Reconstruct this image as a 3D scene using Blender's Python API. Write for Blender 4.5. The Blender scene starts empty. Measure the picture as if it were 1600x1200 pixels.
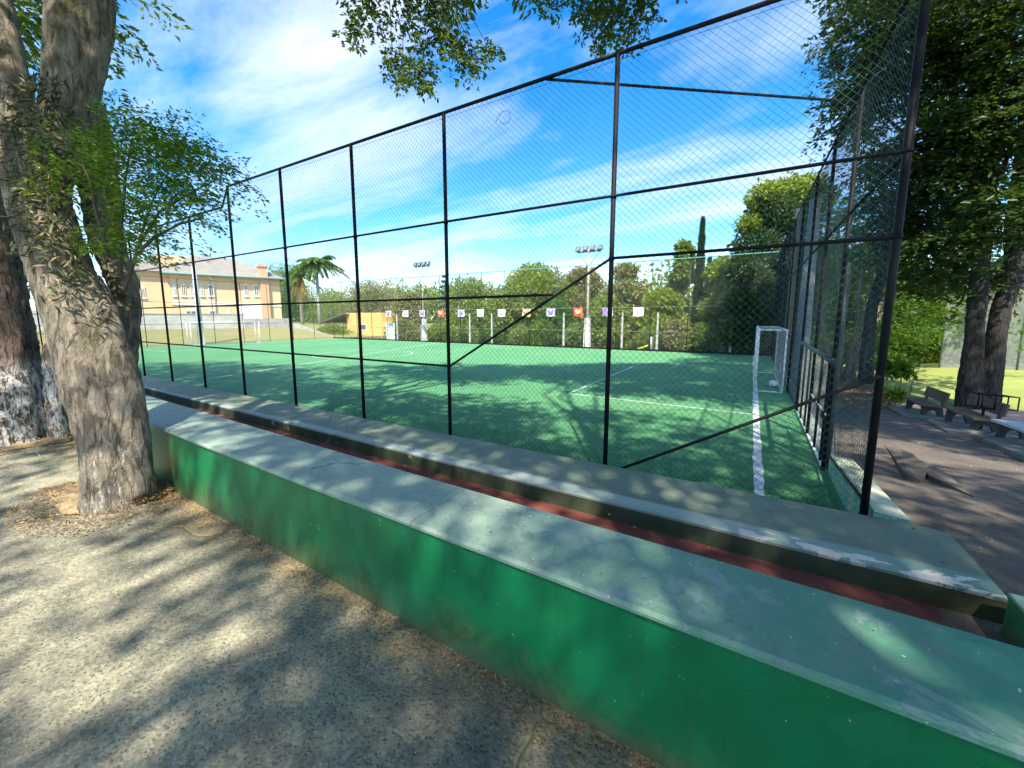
import bpy, bmesh, math, random
import numpy as np
from mathutils import Vector, noise as mnoise
random.seed(7)
RNG = np.random.default_rng(7)
rad = math.radians
SC = bpy.context.scene
COL = SC.collection

# ------------------------------------------------------------------ camera
FPX, CX, CY, HOR = 621.8, 800.0, 578.0, 497.0
PITCH = math.atan((CY - HOR) / FPX)
YAW = math.atan(377 / math.hypot(FPX, CY - HOR))
EYE = 2.1
cam_d = bpy.data.cameras.new('camera'); cam = bpy.data.objects.new('camera', cam_d); COL.objects.link(cam)
cam.location = (0, 0, EYE)
cam.rotation_euler = (rad(90) - PITCH, 0, YAW)
cam_d.sensor_fit = 'HORIZONTAL'; cam_d.sensor_width = 36
cam_d.lens = FPX / 1600 * 36
cam_d.shift_y = -22 / 1600
cam_d.clip_start = 0.05; cam_d.clip_end = 3000
SC.camera = cam

# ------------------------------------------------------------------ world, sun, exposure
SUN_EL = rad(54)
LIGHT_DIR = Vector((-0.5, 0.87, 0)).normalized()          # horizontal travel of the light
w = bpy.data.worlds.new('World'); SC.world = w; w.use_nodes = True
nt = w.node_tree; nt.nodes.clear()
def N(t, **k):
    n = nt.nodes.new(t)
    for a, b in k.items(): setattr(n, a, b)
    return n
out = N('ShaderNodeOutputWorld'); bg = N('ShaderNodeBackground')
sky = N('ShaderNodeTexSky', sky_type='NISHITA'); sky.sun_disc = False
sky.sun_elevation = SUN_EL; sky.sun_rotation = math.atan2(-LIGHT_DIR.x, -LIGHT_DIR.y)
sky.altitude = 700; sky.air_density = 1.0; sky.dust_density = 0.6; sky.ozone_density = 2.0
tc = N('ShaderNodeTexCoord'); sep = N('ShaderNodeSeparateXYZ')
nt.links.new(tc.outputs['Generated'], sep.inputs[0])
def M(op, a, b=None, clamp=False):
    n = N('ShaderNodeMath', operation=op, use_clamp=clamp)
    for i, v in enumerate((a, b)):
        if v is None: continue
        if isinstance(v, (int, float)): n.inputs[i].default_value = v
        else: nt.links.new(v, n.inputs[i])
    return n.outputs[0]
zc = M('ADD', M('MAXIMUM', sep.outputs[2], 0.0), 0.16)
cu, cv = M('DIVIDE', sep.outputs[0], zc), M('DIVIDE', sep.outputs[1], zc)
comb = N('ShaderNodeCombineXYZ'); nt.links.new(cu, comb.inputs[0]); nt.links.new(cv, comb.inputs[1])
mp = N('ShaderNodeMapping'); nt.links.new(comb.outputs[0], mp.inputs[0])
mp.inputs['Rotation'].default_value = (0, 0, rad(-38)); mp.inputs['Scale'].default_value = (0.55, 1.5, 1); mp.inputs['Location'].default_value = (3.7, 1.3, 0)
n1 = N('ShaderNodeTexNoise'); n1.inputs['Scale'].default_value = 1.15; n1.inputs['Detail'].default_value = 9; n1.inputs['Roughness'].default_value = 0.62; n1.inputs['Distortion'].default_value = 0.55
nt.links.new(mp.outputs[0], n1.inputs['Vector'])
n2 = N('ShaderNodeTexNoise'); n2.inputs['Scale'].default_value = 0.7; n2.inputs['Detail'].default_value = 3
nt.links.new(comb.outputs[0], n2.inputs['Vector'])
cl = M('ADD', M('MULTIPLY', n1.outputs[0], 0.75), M('MULTIPLY', n2.outputs[0], 0.35))
cr = N('ShaderNodeValToRGB'); nt.links.new(cl, cr.inputs[0])
cr.color_ramp.elements[0].position = 0.475; cr.color_ramp.elements[0].color = (0, 0, 0, 1)
cr.color_ramp.elements[1].position = 0.80; cr.color_ramp.elements[1].color = (1, 1, 1, 1)
hs = N('ShaderNodeHueSaturation'); hs.inputs['Saturation'].default_value = 1.42; hs.inputs['Value'].default_value = 0.74
nt.links.new(sky.outputs[0], hs.inputs['Color'])
mix = N('ShaderNodeMixRGB'); nt.links.new(M('MULTIPLY', cr.outputs[0], 0.82), mix.inputs[0])
nt.links.new(hs.outputs[0], mix.inputs[1]); mix.inputs[2].default_value = (3.4, 3.45, 3.45, 1)
nt.links.new(mix.outputs[0], bg.inputs[0]); bg.inputs[1].default_value = 0.15
nt.links.new(bg.outputs[0], out.inputs[0])

sun_d = bpy.data.lights.new('sun', 'SUN'); sun = bpy.data.objects.new('sun', sun_d); COL.objects.link(sun)
sun_d.energy = 3.1; sun_d.angle = rad(0.8); sun_d.color = (1.0, 0.93, 0.80)
ld = Vector((LIGHT_DIR.x * math.cos(SUN_EL), LIGHT_DIR.y * math.cos(SUN_EL), -math.sin(SUN_EL)))
sun.rotation_euler = ld.to_track_quat('-Z', 'Y').to_euler(); sun.location = (0, -20, 30)

SC.view_settings.view_transform = 'Standard'; SC.view_settings.look = 'None'
SC.view_settings.gamma = 1; SC.view_settings.exposure = 1.76
SC.render.engine = 'CYCLES'
SC.cycles.max_bounces = 6; SC.cycles.diffuse_bounces = 3; SC.cycles.transparent_max_bounces = 4

# ------------------------------------------------------------------ pixel -> place helpers
_F = np.array([-math.sin(YAW) * math.cos(PITCH), math.cos(YAW) * math.cos(PITCH), -math.sin(PITCH)])
_R = np.array([math.cos(YAW), math.sin(YAW), 0.0]); _U = np.cross(_R, _F); _C = np.array([0, 0, EYE])
def ray(u, v): return _F * FPX + _R * (u - CX) - _U * (v - CY)
def at_z(u, v, z): d = ray(u, v); return Vector(_C + d * ((z - EYE) / d[2]))
def at_y(u, v, y): d = ray(u, v); return Vector(_C + d * (y / d[1]))
def at_x(u, v, x): d = ray(u, v); return Vector(_C + d * (x / d[0]))
def at_depth(u, v, t): return Vector(_C + ray(u, v) * (t / FPX))
def depth_of(p): return float((np.array(p) - _C) @ _F)
RS = -0.065
def right_z(x, y): return -0.03 + RS * max(0.0, min(y, 17.0) - 3.9)
def at_right(u, v):
    d = ray(u, v); t = (-0.03 + RS * (0 - 3.9) - EYE) / (d[2] - RS * d[1]); p = _C + d * t
    if p[1] > 17: return at_z(u, v, right_z(0, 17))
    return Vector(p)

# ------------------------------------------------------------------ materials
MATS = {}
class NB:
    def __init__(s, name):
        s.m = bpy.data.materials.new(name); s.m.use_nodes = True; s.t = s.m.node_tree; s.n = s.t.nodes
        s.b = s.n['Principled BSDF']; s.out = s.n['Material Output']; s.tc = s.n.new('ShaderNodeTexCoord')
        MATS[name] = s.m
    def link(s, a, b): s.t.links.new(a, b)
    def val(s, v, sock):
        if isinstance(v, (int, float)): sock.default_value = v
        elif isinstance(v, tuple): sock.default_value = v if len(v) == 4 or sock.type == 'VECTOR' else (*v, 1)
        else: s.link(v, sock)
    def noise(s, scale, detail=4, rough=0.55, stretch=None, dist=0.0, coord='Object', loc=(0, 0, 0)):
        n = s.n.new('ShaderNodeTexNoise'); n.inputs['Scale'].default_value = scale; n.inputs['Detail'].default_value = detail
        n.inputs['Roughness'].default_value = rough; n.inputs['Distortion'].default_value = dist
        mpn = s.n.new('ShaderNodeMapping'); s.link(s.tc.outputs[coord], mpn.inputs[0])
        mpn.inputs['Location'].default_value = loc
        if stretch: mpn.inputs['Scale'].default_value = stretch
        s.link(mpn.outputs[0], n.inputs['Vector']); return n.outputs[0]
    def voronoi(s, scale, feature='F1', stretch=None):
        n = s.n.new('ShaderNodeTexVoronoi'); n.feature = feature; n.inputs['Scale'].default_value = scale
        mpn = s.n.new('ShaderNodeMapping'); s.link(s.tc.outputs['Object'], mpn.inputs[0])
        if stretch: mpn.inputs['Scale'].default_value = stretch
        s.link(mpn.outputs[0], n.inputs['Vector']); return n.outputs['Distance']
    def ramp(s, f, lo, hi, c0=(0, 0, 0), c1=(1, 1, 1)):
        n = s.n.new('ShaderNodeValToRGB'); s.link(f, n.inputs[0]); e = n.color_ramp.elements
        e[0].position = lo; e[0].color = (*c0, 1); e[1].position = hi; e[1].color = (*c1, 1); return n.outputs[0]
    def mix(s, f, a, b, mode='MIX'):
        n = s.n.new('ShaderNodeMixRGB'); n.blend_type = mode
        s.val(f, n.inputs[0]); s.val(a, n.inputs[1]); s.val(b, n.inputs[2]); return n.outputs[0]
    def math(s, op, a, b=0.0, clamp=False):
        n = s.n.new('ShaderNodeMath'); n.operation = op; n.use_clamp = clamp
        s.val(a, n.inputs[0]); s.val(b, n.inputs[1]); return n.outputs[0]
    def xyz(s):
        n = s.n.new('ShaderNodeSeparateXYZ'); s.link(s.tc.outputs['Object'], n.inputs[0]); return n.outputs
    def attr(s, name):
        n = s.n.new('ShaderNodeAttribute'); n.attribute_name = name; return n.outputs['Fac']
    def bump(s, h, strength=0.4, dist=0.01):
        n = s.n.new('ShaderNodeBump'); n.inputs['Strength'].default_value = strength; n.inputs['Distance'].default_value = dist
        s.link(h, n.inputs['Height']); s.link(n.outputs[0], s.b.inputs['Normal'])
    def done(s, col, rough=0.8, metal=0.0, spec=None):
        s.val(col, s.b.inputs['Base Color']); s.val(rough, s.b.inputs['Roughness']); s.b.inputs['Metallic'].default_value = metal
        if spec is not None: s.b.inputs['Specular IOR Level'].default_value = spec
        return s.m

def simple(name, c, rough=0.7, metal=0.0, var=0.25, scale=6, bump=0.0, spec=None):
    b = NB(name); n = b.noise(scale, 5, 0.6)
    d = tuple(x * (1 - var) for x in c); l = tuple(min(1, x * (1 + var)) for x in c)
    if bump: b.bump(b.noise(scale * 6, 4), bump, 0.01)
    return b.done(b.ramp(n, 0.3, 0.7, d, l), rough, metal, spec)

def leaf_mat(name, dark, light, trans=0.35, warm=None, thr=0.9):
    b = NB(name); r = b.attr('rnd')
    c = b.ramp(r, 0.0, 1.0, dark, light)
    if warm: c = b.mix(b.ramp(r, thr, min(1.0, thr + 0.03)), c, warm)
    b.done(c, 0.45, 0, 0.35)
    t = b.n.new('ShaderNodeBsdfTranslucent'); b.link(b.mix(0.35, c, (0.35, 0.42, 0.03), 'ADD'), t.inputs[0])
    mx = b.n.new('ShaderNodeMixShader'); mx.inputs[0].default_value = trans
    b.link(b.b.outputs[0], mx.inputs[1]); b.link(t.outputs[0], mx.inputs[2]); b.link(mx.outputs[0], b.out.inputs[0])
    return b.m

# paving in the foreground
b = NB('old_paving'); X, Y, Z = b.xyz()
big = b.noise(0.55, 6, 0.65, dist=0.6); fine = b.noise(34, 7, 0.8); mid = b.noise(7, 6, 0.7)
lich = b.ramp(b.math('ADD', b.math('MULTIPLY', big, 0.72), b.math('MULTIPLY', mid, 0.34)), 0.45, 0.60)
base = b.mix(lich, (0.165, 0.16, 0.135), (0.47, 0.435, 0.305))
base = b.mix(b.ramp(fine, 0.40, 0.60), b.mix(0.62, base, (0.05, 0.05, 0.04)), base)
st2 = b.ramp(b.noise(1.5, 7, 0.7, loc=(3, 8, 0), dist=0.8), 0.49, 0.63)
base = b.mix(b.math('MULTIPLY', st2, 0.6), base, (0.105, 0.104, 0.088))
base = b.mix(b.math('MULTIPLY', b.ramp(b.noise(90, 3, 0.6), 0.58, 0.70), 0.35), base, (0.48, 0.44, 0.31))
vor = b.voronoi(0.85, 'DISTANCE_TO_EDGE'); vd = b.math('ADD', vor, b.math('MULTIPLY', b.math('SUBTRACT', b.noise(5, 4), 0.5), 0.10))
vs_ = b.voronoi(38); vs2 = b.voronoi(95)
base = b.mix(b.math('MULTIPLY', b.ramp(vs_, 0.12, 0.34, (1, 1, 1), (0, 0, 0)), b.ramp(b.noise(3.5, 4, 0.6, loc=(1, 0, 3)), 0.38, 0.6)), base, b.mix(0.62, base, (0.04, 0.04, 0.032)))
base = b.mix(b.math('MULTIPLY', b.ramp(vs2, 0.10, 0.30, (1, 1, 1), (0, 0, 0)), 0.5), base, b.mix(0.6, base, (0.62, 0.59, 0.46)))
iso = b.math('ADD', b.math('ABSOLUTE', b.math('SUBTRACT', b.noise(0.34, 4, 0.5, loc=(1.3, 4.1, 0)), 0.5)), b.ramp(b.noise(0.45, 2, 0.5, loc=(7, 2, 0)), 0.40, 0.52, (0, 0, 0), (0.1, 0.1, 0.1)))
crackm = b.ramp(iso, 0.0, 0.006, (1, 1, 1), (0, 0, 0))
dark2 = b.ramp(iso, 0.0, 0.0022, (1, 1, 1), (0, 0, 0))
base = b.mix(b.math('MULTIPLY', crackm, 0.6), base, (0.36, 0.32, 0.17)); base = b.mix(b.math('MULTIPLY', dark2, 0.8), base, (0.04, 0.035, 0.025))
edge = b.math('ADD', b.math('SUBTRACT', Y, 1.2), b.math('MULTIPLY', b.noise(2.2, 5, 0.7), 0.9))
dirt = b.math('MULTIPLY', b.ramp(edge, 0.62, 1.05), b.ramp(b.noise(11, 5, 0.7), 0.3, 0.62))
base = b.mix(dirt, base, b.mix(b.ramp(fine, 0.4, 0.6), (0.12, 0.07, 0.03), (0.42, 0.30, 0.16)))
b.bump(b.math('SUBTRACT', b.math('ADD', b.math('MULTIPLY', fine, 0.5), b.math('MULTIPLY', mid, 0.6)), b.math('ADD', crackm, b.ramp(vs_, 0.1, 0.4, (0.5, 0.5, 0.5), (0, 0, 0)))), 0.7, 0.014)
b.done(base, 0.92, 0, 0.2)

b = NB('soil'); n = b.noise(9, 6, 0.7); f2 = b.noise(60, 4, 0.7)
c = b.mix(b.ramp(n, 0.35, 0.65), (0.14, 0.085, 0.04), (0.40, 0.28, 0.15)); c = b.mix(b.ramp(f2, 0.45, 0.6), c, (0.5, 0.38, 0.22))
b.bump(f2, 0.9, 0.02); b.done(c, 0.95)

# bench wall paints
b = NB('green_wall_paint'); X, Y, Z = b.xyz()
n = b.noise(1.6, 6, 0.65); f = b.noise(18, 5, 0.7)
c = b.mix(b.ramp(n, 0.3, 0.7), (0.003, 0.135, 0.042), (0.006, 0.19, 0.065))
gr = b.math('SUBTRACT', b.math('MULTIPLY', b.noise(2.2, 6, 0.72, stretch=(1, 1, 0.6), loc=(3, 0, 0)), 1.0), b.math('MULTIPLY', Z, 1.05))
lft = b.math('MULTIPLY', b.ramp(b.math('ADD', b.math('MULTIPLY', X, -0.12), 0.25), 0.0, 0.6), 0.12)
gm = b.ramp(b.math('ADD', gr, lft), 0.22, 0.52)
c = b.mix(b.math('MULTIPLY', gm, 0.55), c, b.mix(b.ramp(f, 0.4, 0.6), (0.05, 0.075, 0.03), (0.13, 0.14, 0.055)))
strk = b.ramp(b.noise(3.0, 6, 0.7, stretch=(3.2, 1, 0.22), loc=(2, 0, 7)), 0.50, 0.68); c = b.mix(b.math('MULTIPLY', strk, 0.35), c, (0.012, 0.085, 0.035))
ptc = b.ramp(b.noise(0.9, 5, 0.5, loc=(5, 5, 0), dist=1.0), 0.57, 0.585); c = b.mix(b.math('MULTIPLY', ptc, 0.35), c, (0.012, 0.22, 0.095))
line_d = b.math('MULTIPLY', b.ramp(b.math('SUBTRACT', b.math('MULTIPLY', b.noise(5, 6, 0.7), 0.22), Z), 0.0, 0.06), 0.4); c = b.mix(line_d, c, (0.12, 0.10, 0.055))
chip = b.ramp(b.noise(5.5, 4, 0.7, loc=(9, 1, 2)), 0.70, 0.712)
c = b.mix(chip, c, (0.42, 0.33, 0.26))
c = b.mix(b.ramp(b.noise(70, 2, 0.5), 0.76, 0.78), c, (0.55, 0.6, 0.55))
b.bump(b.math('ADD', f, b.noise(3, 3)), 0.22, 0.01); b.done(c, 0.42, 0, 0.4)

b = NB('teal_top_paint'); X, Y, Z = b.xyz()
n = b.noise(1.3, 7, 0.68, dist=0.4); f = b.noise(34, 6, 0.75); m2 = b.noise(5, 6, 0.7)
teal = b.mix(b.ramp(b.math('ADD', b.math('MULTIPLY', X, 0.16), b.math('MULTIPLY', n, 0.6)), 0.05, 0.5), (0.27, 0.36, 0.275), (0.05, 0.265, 0.155))
c = b.mix(b.math('MULTIPLY', b.ramp(m2, 0.5, 0.72), 0.6), teal, (0.21, 0.24, 0.21))
c = b.mix(b.math('MULTIPLY', b.ramp(f, 0.52, 0.68), 0.5), c, (0.11, 0.14, 0.12))
vd = b.math('ADD', b.voronoi(0.62, 'DISTANCE_TO_EDGE'), b.math('MULTIPLY', b.math('SUBTRACT', b.noise(7, 5), 0.5), 0.13))
ck = b.math('MULTIPLY', b.ramp(vd, 0.0, 0.006, (1, 1, 1), (0, 0, 0)), b.ramp(b.noise(0.9, 2, loc=(1, 7, 0)), 0.5, 0.58))
c = b.mix(b.math('MULTIPLY', ck, 0.7), c, (0.04, 0.06, 0.06))
jt = b.math('ABSOLUTE', b.math('SUBTRACT', b.math('FRACT', b.math('ADD', b.math('MULTIPLY', b.math('ADD', X, b.math('MULTIPLY', b.noise(3, 4), 0.05)), 0.33), 0.1)), 0.5))
jm = b.ramp(jt, 0.0, 0.0026, (1, 1, 1), (0, 0, 0)); c = b.mix(b.math('MULTIPLY', jm, 0.6), c, (0.05, 0.07, 0.06))
wr = b.math('MULTIPLY', b.ramp(b.noise(2.1, 7, 0.72, loc=(4, 1, 9), dist=0.5), 0.56, 0.60), 0.55); c = b.mix(wr, c, (0.33, 0.39, 0.35))
c = b.mix(b.ramp(b.noise(38, 2, 0.4, loc=(2, 2, 2)), 0.745, 0.76), c, (0.7, 0.72, 0.68))
b.bump(b.math('ADD', f, b.math('MULTIPLY', ck, -1.5)), 0.3, 0.008); b.done(c, 0.55, 0, 0.4)

b = NB('step_top_paint'); X, Y, Z = b.xyz()
n = b.noise(1.1, 7, 0.68, dist=0.5); f = b.noise(30, 6, 0.75)
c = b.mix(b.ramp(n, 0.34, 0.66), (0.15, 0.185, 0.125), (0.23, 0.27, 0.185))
c = b.mix(b.math('MULTIPLY', b.ramp(b.noise(2.6, 6, 0.7, loc=(5, 5, 5)), 0.52, 0.7), 0.6), c, (0.13, 0.21, 0.155))
ed = b.math('ADD', b.math('SUBTRACT', Y, 3.9), b.math('MULTIPLY', b.math('SUBTRACT', b.noise(1.5, 5, 0.6), 0.5), 0.12))
strip = b.ramp(ed, 0.20, 0.235, (1, 1, 1), (0, 0, 0))
c = b.mix(strip, c, b.mix(b.ramp(b.math('MULTIPLY', X, 0.25), -0.4, 0.35), (0.33, 0.40, 0.34), (0.20, 0.31, 0.235)))
pe = b.math('SUBTRACT', b.noise(3.1, 7, 0.62, stretch=(1, 2.6, 1), dist=0.3), b.math('MULTIPLY', b.math('ABSOLUTE', b.math('SUBTRACT', ed, 0.03)), 1.35))
pe = b.math('MULTIPLY', b.ramp(pe, 0.44, 0.455), b.ramp(b.math('MULTIPLY', X, 0.1), -0.95, -0.4))
c = b.mix(pe, c, (0.76, 0.67, 0.55))
c = b.mix(b.math('MULTIPLY', b.ramp(f, 0.55, 0.7), 0.35), c, (0.10, 0.13, 0.12))
b.bump(b.math('ADD', f, b.math('MULTIPLY', pe, -2.0)), 0.35, 0.008); b.done(c, 0.7)

b = NB('step_face_paint'); X, Y, Z = b.xyz()
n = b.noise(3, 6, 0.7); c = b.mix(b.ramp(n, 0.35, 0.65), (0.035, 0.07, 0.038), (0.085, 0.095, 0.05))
pe = b.ramp(b.math('ADD', b.noise(4.2, 5, 0.6, loc=(3, 3, 1)), b.math('MULTIPLY', Z, 0.35)), 0.70, 0.715)
c = b.mix(pe, c, (0.50, 0.42, 0.33)); c = b.mix(b.math('MULTIPLY', b.ramp(X, 0.95, 1.25), 0.6), c, (0.10, 0.085, 0.03))
b.bump(b.noise(22, 5), 0.3, 0.01); b.done(c, 0.75)

b = NB('red_floor'); n = b.noise(4, 6, 0.7); f = b.noise(40, 4, 0.7)
c = b.mix(b.ramp(n, 0.35, 0.65), (0.15, 0.04, 0.032), (0.25, 0.075, 0.055)); c = b.mix(b.math('MULTIPLY', b.ramp(f, 0.52, 0.65), 0.5), c, (0.12, 0.07, 0.05))
c = b.mix(b.ramp(b.noise(13, 4, loc=(8, 0, 0)), 0.69, 0.71), c, (0.6, 0.5, 0.45)); b.bump(f, 0.3, 0.008); b.done(c, 0.75)

b = NB('asphalt'); n = b.noise(0.8, 6, 0.7); f = b.noise(55, 5, 0.75); m2 = b.noise(6, 6, 0.7)
c = b.mix(b.ramp(n, 0.35, 0.65), (0.11, 0.088, 0.068), (0.21, 0.168, 0.125)); c = b.mix(b.ramp(f, 0.4, 0.62), b.mix(0.5, c, (0.03, 0.03, 0.03)), c)
c = b.mix(b.math('MULTIPLY', b.ramp(m2, 0.55, 0.75), 0.6), c, (0.24, 0.185, 0.145)); b.bump(b.math('ADD', f, m2), 0.7, 0.012); b.done(c, 0.9)

# artificial turf
b = NB('turf'); n = b.noise(0.35, 5, 0.6); m2 = b.noise(3.2, 6, 0.7, stretch=(1, 1.6, 1)); f = b.noise(45, 5, 0.8); f2 = b.noise(14, 5, 0.75, stretch=(1.0, 1.8, 1))
c = b.mix(b.ramp(n, 0.3, 0.7), (0.085, 0.30, 0.125), (0.14, 0.365, 0.15)); c = b.mix(b.math('MULTIPLY', b.ramp(m2, 0.42, 0.7), 0.45), c, (0.19, 0.38, 0.17))
c = b.mix(b.math('MULTIPLY', b.ramp(f2, 0.40, 0.62, (1, 1, 1), (0, 0, 0)), 0.45), c, (0.022, 0.15, 0.08))
c = b.mix(b.math('MULTIPLY', b.ramp(f, 0.5, 0.72), 0.5), c, (0.14, 0.34, 0.15))
X, Y, Z = b.xyz()
fx = b.math('FRACT', b.math('MULTIPLY', X, 0.2564)); seam = b.math('MULTIPLY', b.ramp(b.math('ABSOLUTE', b.math('SUBTRACT', fx, 0.5)), 0.0, 0.004, (1, 1, 1), (0, 0, 0)), b.ramp(b.noise(0.6, 3), 0.4, 0.6))
c = b.mix(b.math('MULTIPLY', seam, 0.5), c, (0.02, 0.09, 0.05))
band = b.math('FRACT', b.math('MULTIPLY', X, 0.1282)); c = b.mix(b.math('MULTIPLY', b.math('GREATER_THAN', band, 0.5), 0.10), c, (0.16, 0.36, 0.17))
sand = b.ramp(b.noise(0.5, 7, 0.75, loc=(2, 9, 1)), 0.55, 0.70); c = b.mix(b.math('MULTIPLY', sand, 0.28), c, (0.30, 0.36, 0.20))
b.bump(b.math('ADD', f, f2), 1.0, 0.02); b.done(c, 0.8, 0, 0.25)
b = NB('line_paint'); f = b.noise(40, 5, 0.75); b.bump(f, 0.7, 0.01); b.done(b.mix(b.ramp(f, 0.36, 0.55), (0.30, 0.38, 0.33), (0.78, 0.78, 0.76)), 0.8)

b = NB('lawn'); n = b.noise(0.5, 5, 0.6); f = b.noise(25, 5, 0.8)
c = b.mix(b.ramp(n, 0.35, 0.65), (0.22, 0.27, 0.05), (0.30, 0.34, 0.08)); c = b.mix(b.math('MULTIPLY', b.ramp(f, 0.45, 0.65), 0.4), c, (0.30, 0.30, 0.10)); b.bump(f, 0.8, 0.03); b.done(c, 0.9)
b = NB('bank_grass'); n = b.noise(0.55, 6, 0.7); f = b.noise(18, 5, 0.8)
c = b.mix(b.ramp(n, 0.48, 0.68), (0.22, 0.25, 0.07), (0.42, 0.24, 0.12)); c = b.mix(b.math('MULTIPLY', f, 0.5), c, (0.30, 0.27, 0.10)); b.bump(f, 0.6, 0.04); b.done(c, 0.9)
b = NB('leafy_ground'); n = b.noise(0.9, 6, 0.7); f = b.noise(22, 5, 0.8)
c = b.mix(b.ramp(n, 0.4, 0.6), (0.06, 0.055, 0.03), (0.30, 0.16, 0.09)); c = b.mix(b.ramp(f, 0.5, 0.6), c, (0.12, 0.10, 0.05)); b.bump(f, 0.8, 0.04); b.done(c, 0.95)
simple('far_ground', (0.07, 0.09, 0.035), 0.95, 0, 0.4, 0.2)
simple('pink_path', (0.40, 0.25, 0.20), 0.9, 0, 0.15, 3)
simple('black_paint', (0.008, 0.008, 0.009), 0.6, 0, 0.3, 10, 0.1, 0.2)
simple('dark_green_paint', (0.02, 0.045, 0.035), 0.5, 0, 0.3, 10, 0.1)
simple('wire_dark', (0.010, 0.03, 0.03), 0.6, 0, 0.2, 3, 0, 0.2)
simple('wire_green', (0.025, 0.085, 0.09), 0.5, 0, 0.2, 3)
simple('wire_grey', (0.16, 0.20, 0.17), 0.5, 0, 0.2, 3)
simple('teal_rail', (0.12, 0.34, 0.34), 0.5, 0, 0.15, 3)
b = NB('goal_white'); n = b.noise(14, 5, 0.7); b.done(b.mix(b.ramp(n, 0.60, 0.66), (0.80, 0.80, 0.78), (0.33, 0.27, 0.22)), 0.45)
simple('net_string', (0.34, 0.35, 0.34), 0.8)
b = NB('pole_concrete'); X, Y, Z = b.xyz(); n = b.noise(5, 6, 0.7, stretch=(1, 1, 0.3)); b.bump(n, 0.3, 0.01); b.done(b.ramp(n, 0.3, 0.7, (0.40, 0.46, 0.50), (0.66, 0.70, 0.72)), 0.8)
b = NB('pole_tan'); n = b.noise(5, 6, 0.7, stretch=(1, 1, 0.3)); b.bump(n, 0.3, 0.01); b.done(b.ramp(n, 0.3, 0.7, (0.32, 0.27, 0.19), (0.52, 0.45, 0.34)), 0.8)
simple('white_paint', (0.78, 0.78, 0.75), 0.6, 0, 0.1, 5)
simple('grey_concrete', (0.36, 0.355, 0.33), 0.9, 0, 0.3, 2.5, 0.3)
simple('pale_concrete', (0.50, 0.50, 0.47), 0.9, 0, 0.2, 1.5, 0.2)
b = NB('block_green'); n = b.noise(4, 6, 0.75, stretch=(1, 1, 0.5), loc=(1, 4, 2)); f = b.noise(25, 4)
c = b.mix(b.ramp(n, 0.5, 0.58), (0.10, 0.33, 0.22), (0.42, 0.40, 0.22)); c = b.mix(b.ramp(f, 0.55, 0.65), c, (0.35, 0.40, 0.30)); b.bump(f, 0.4, 0.01); b.done(c, 0.85)
simple('block_top_sunlit', (0.50, 0.52, 0.36), 0.85, 0, 0.25, 3, 0.3)  # sunlight on the low wall's top, painted as a paler tone
b = NB('bench_concrete'); n = b.noise(5, 6, 0.7); b.bump(b.noise(40, 4), 0.4, 0.01); b.done(b.ramp(n, 0.3, 0.7, (0.085, 0.06, 0.045), (0.17, 0.125, 0.095)), 0.85)
b = NB('bench_leg'); n = b.noise(6, 6, 0.7); b.bump(b.noise(40, 4), 0.4, 0.01); b.done(b.ramp(n, 0.3, 0.7, (0.035, 0.033, 0.028), (0.08, 0.072, 0.06)), 0.85)
simple('seat_sunlit_pale', (0.42, 0.46, 0.48), 0.6, 0, 0.1, 4)  # backless bench seat: sunlight on it put into the colour
b = NB('slab_concrete'); n = b.noise(3, 6, 0.7); b.bump(b.noise(30, 4), 0.5, 0.01); b.done(b.ramp(n, 0.35, 0.65, (0.10, 0.115, 0.09), (0.21, 0.21, 0.175)), 0.9)
simple('peach_wall', (0.82, 0.56, 0.33), 0.85, 0, 0.08, 0.6)
simple('chimney_brick', (0.68, 0.40, 0.24), 0.9, 0, 0.2, 4)
simple('orange_wall', (0.80, 0.47, 0.16), 0.85, 0, 0.1, 0.8)
b = NB('roof_tile'); n = b.noise(1.2, 5, 0.7); wv = b.noise(9, 3, 0.6); b.bump(wv, 0.5, 0.05); b.done(b.mix(b.ramp(n, 0.35, 0.65), (0.24, 0.22, 0.19), (0.33, 0.30, 0.25)), 0.9)
simple('roof_edge', (0.20, 0.36, 0.35), 0.8, 0, 0.1, 3)
simple('dark_shed_roof', (0.12, 0.10, 0.09), 0.9)
b = NB('glass'); b.done((0.10, 0.12, 0.14), 0.08, 0, 0.6)
simple('cloth_white', (0.80, 0.79, 0.82), 0.85, 0, 0.05, 8)
simple('cloth_lavender', (0.55, 0.52, 0.68), 0.85, 0, 0.08, 8)
simple('cloth_red', (0.72, 0.10, 0.10), 0.85, 0, 0.1, 8)
simple('cloth_purple', (0.30, 0.20, 0.50), 0.85, 0, 0.1, 8)
simple('cloth_pink', (0.75, 0.36, 0.34), 0.85, 0, 0.1, 8)
simple('cloth_yellow', (0.75, 0.58, 0.25), 0.85, 0, 0.1, 8)
simple('yellow_paint', (0.70, 0.62, 0.10), 0.6)
simple('lamp_metal', (0.12, 0.14, 0.13), 0.5)
simple('lamp_glass', (0.22, 0.25, 0.25), 0.25)
simple('ball_white', (0.72, 0.71, 0.68), 0.6, 0, 0.15, 20)
simple('twig', (0.10, 0.075, 0.055), 0.9)
simple('net_grey', (0.33, 0.35, 0.33), 0.9)

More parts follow.
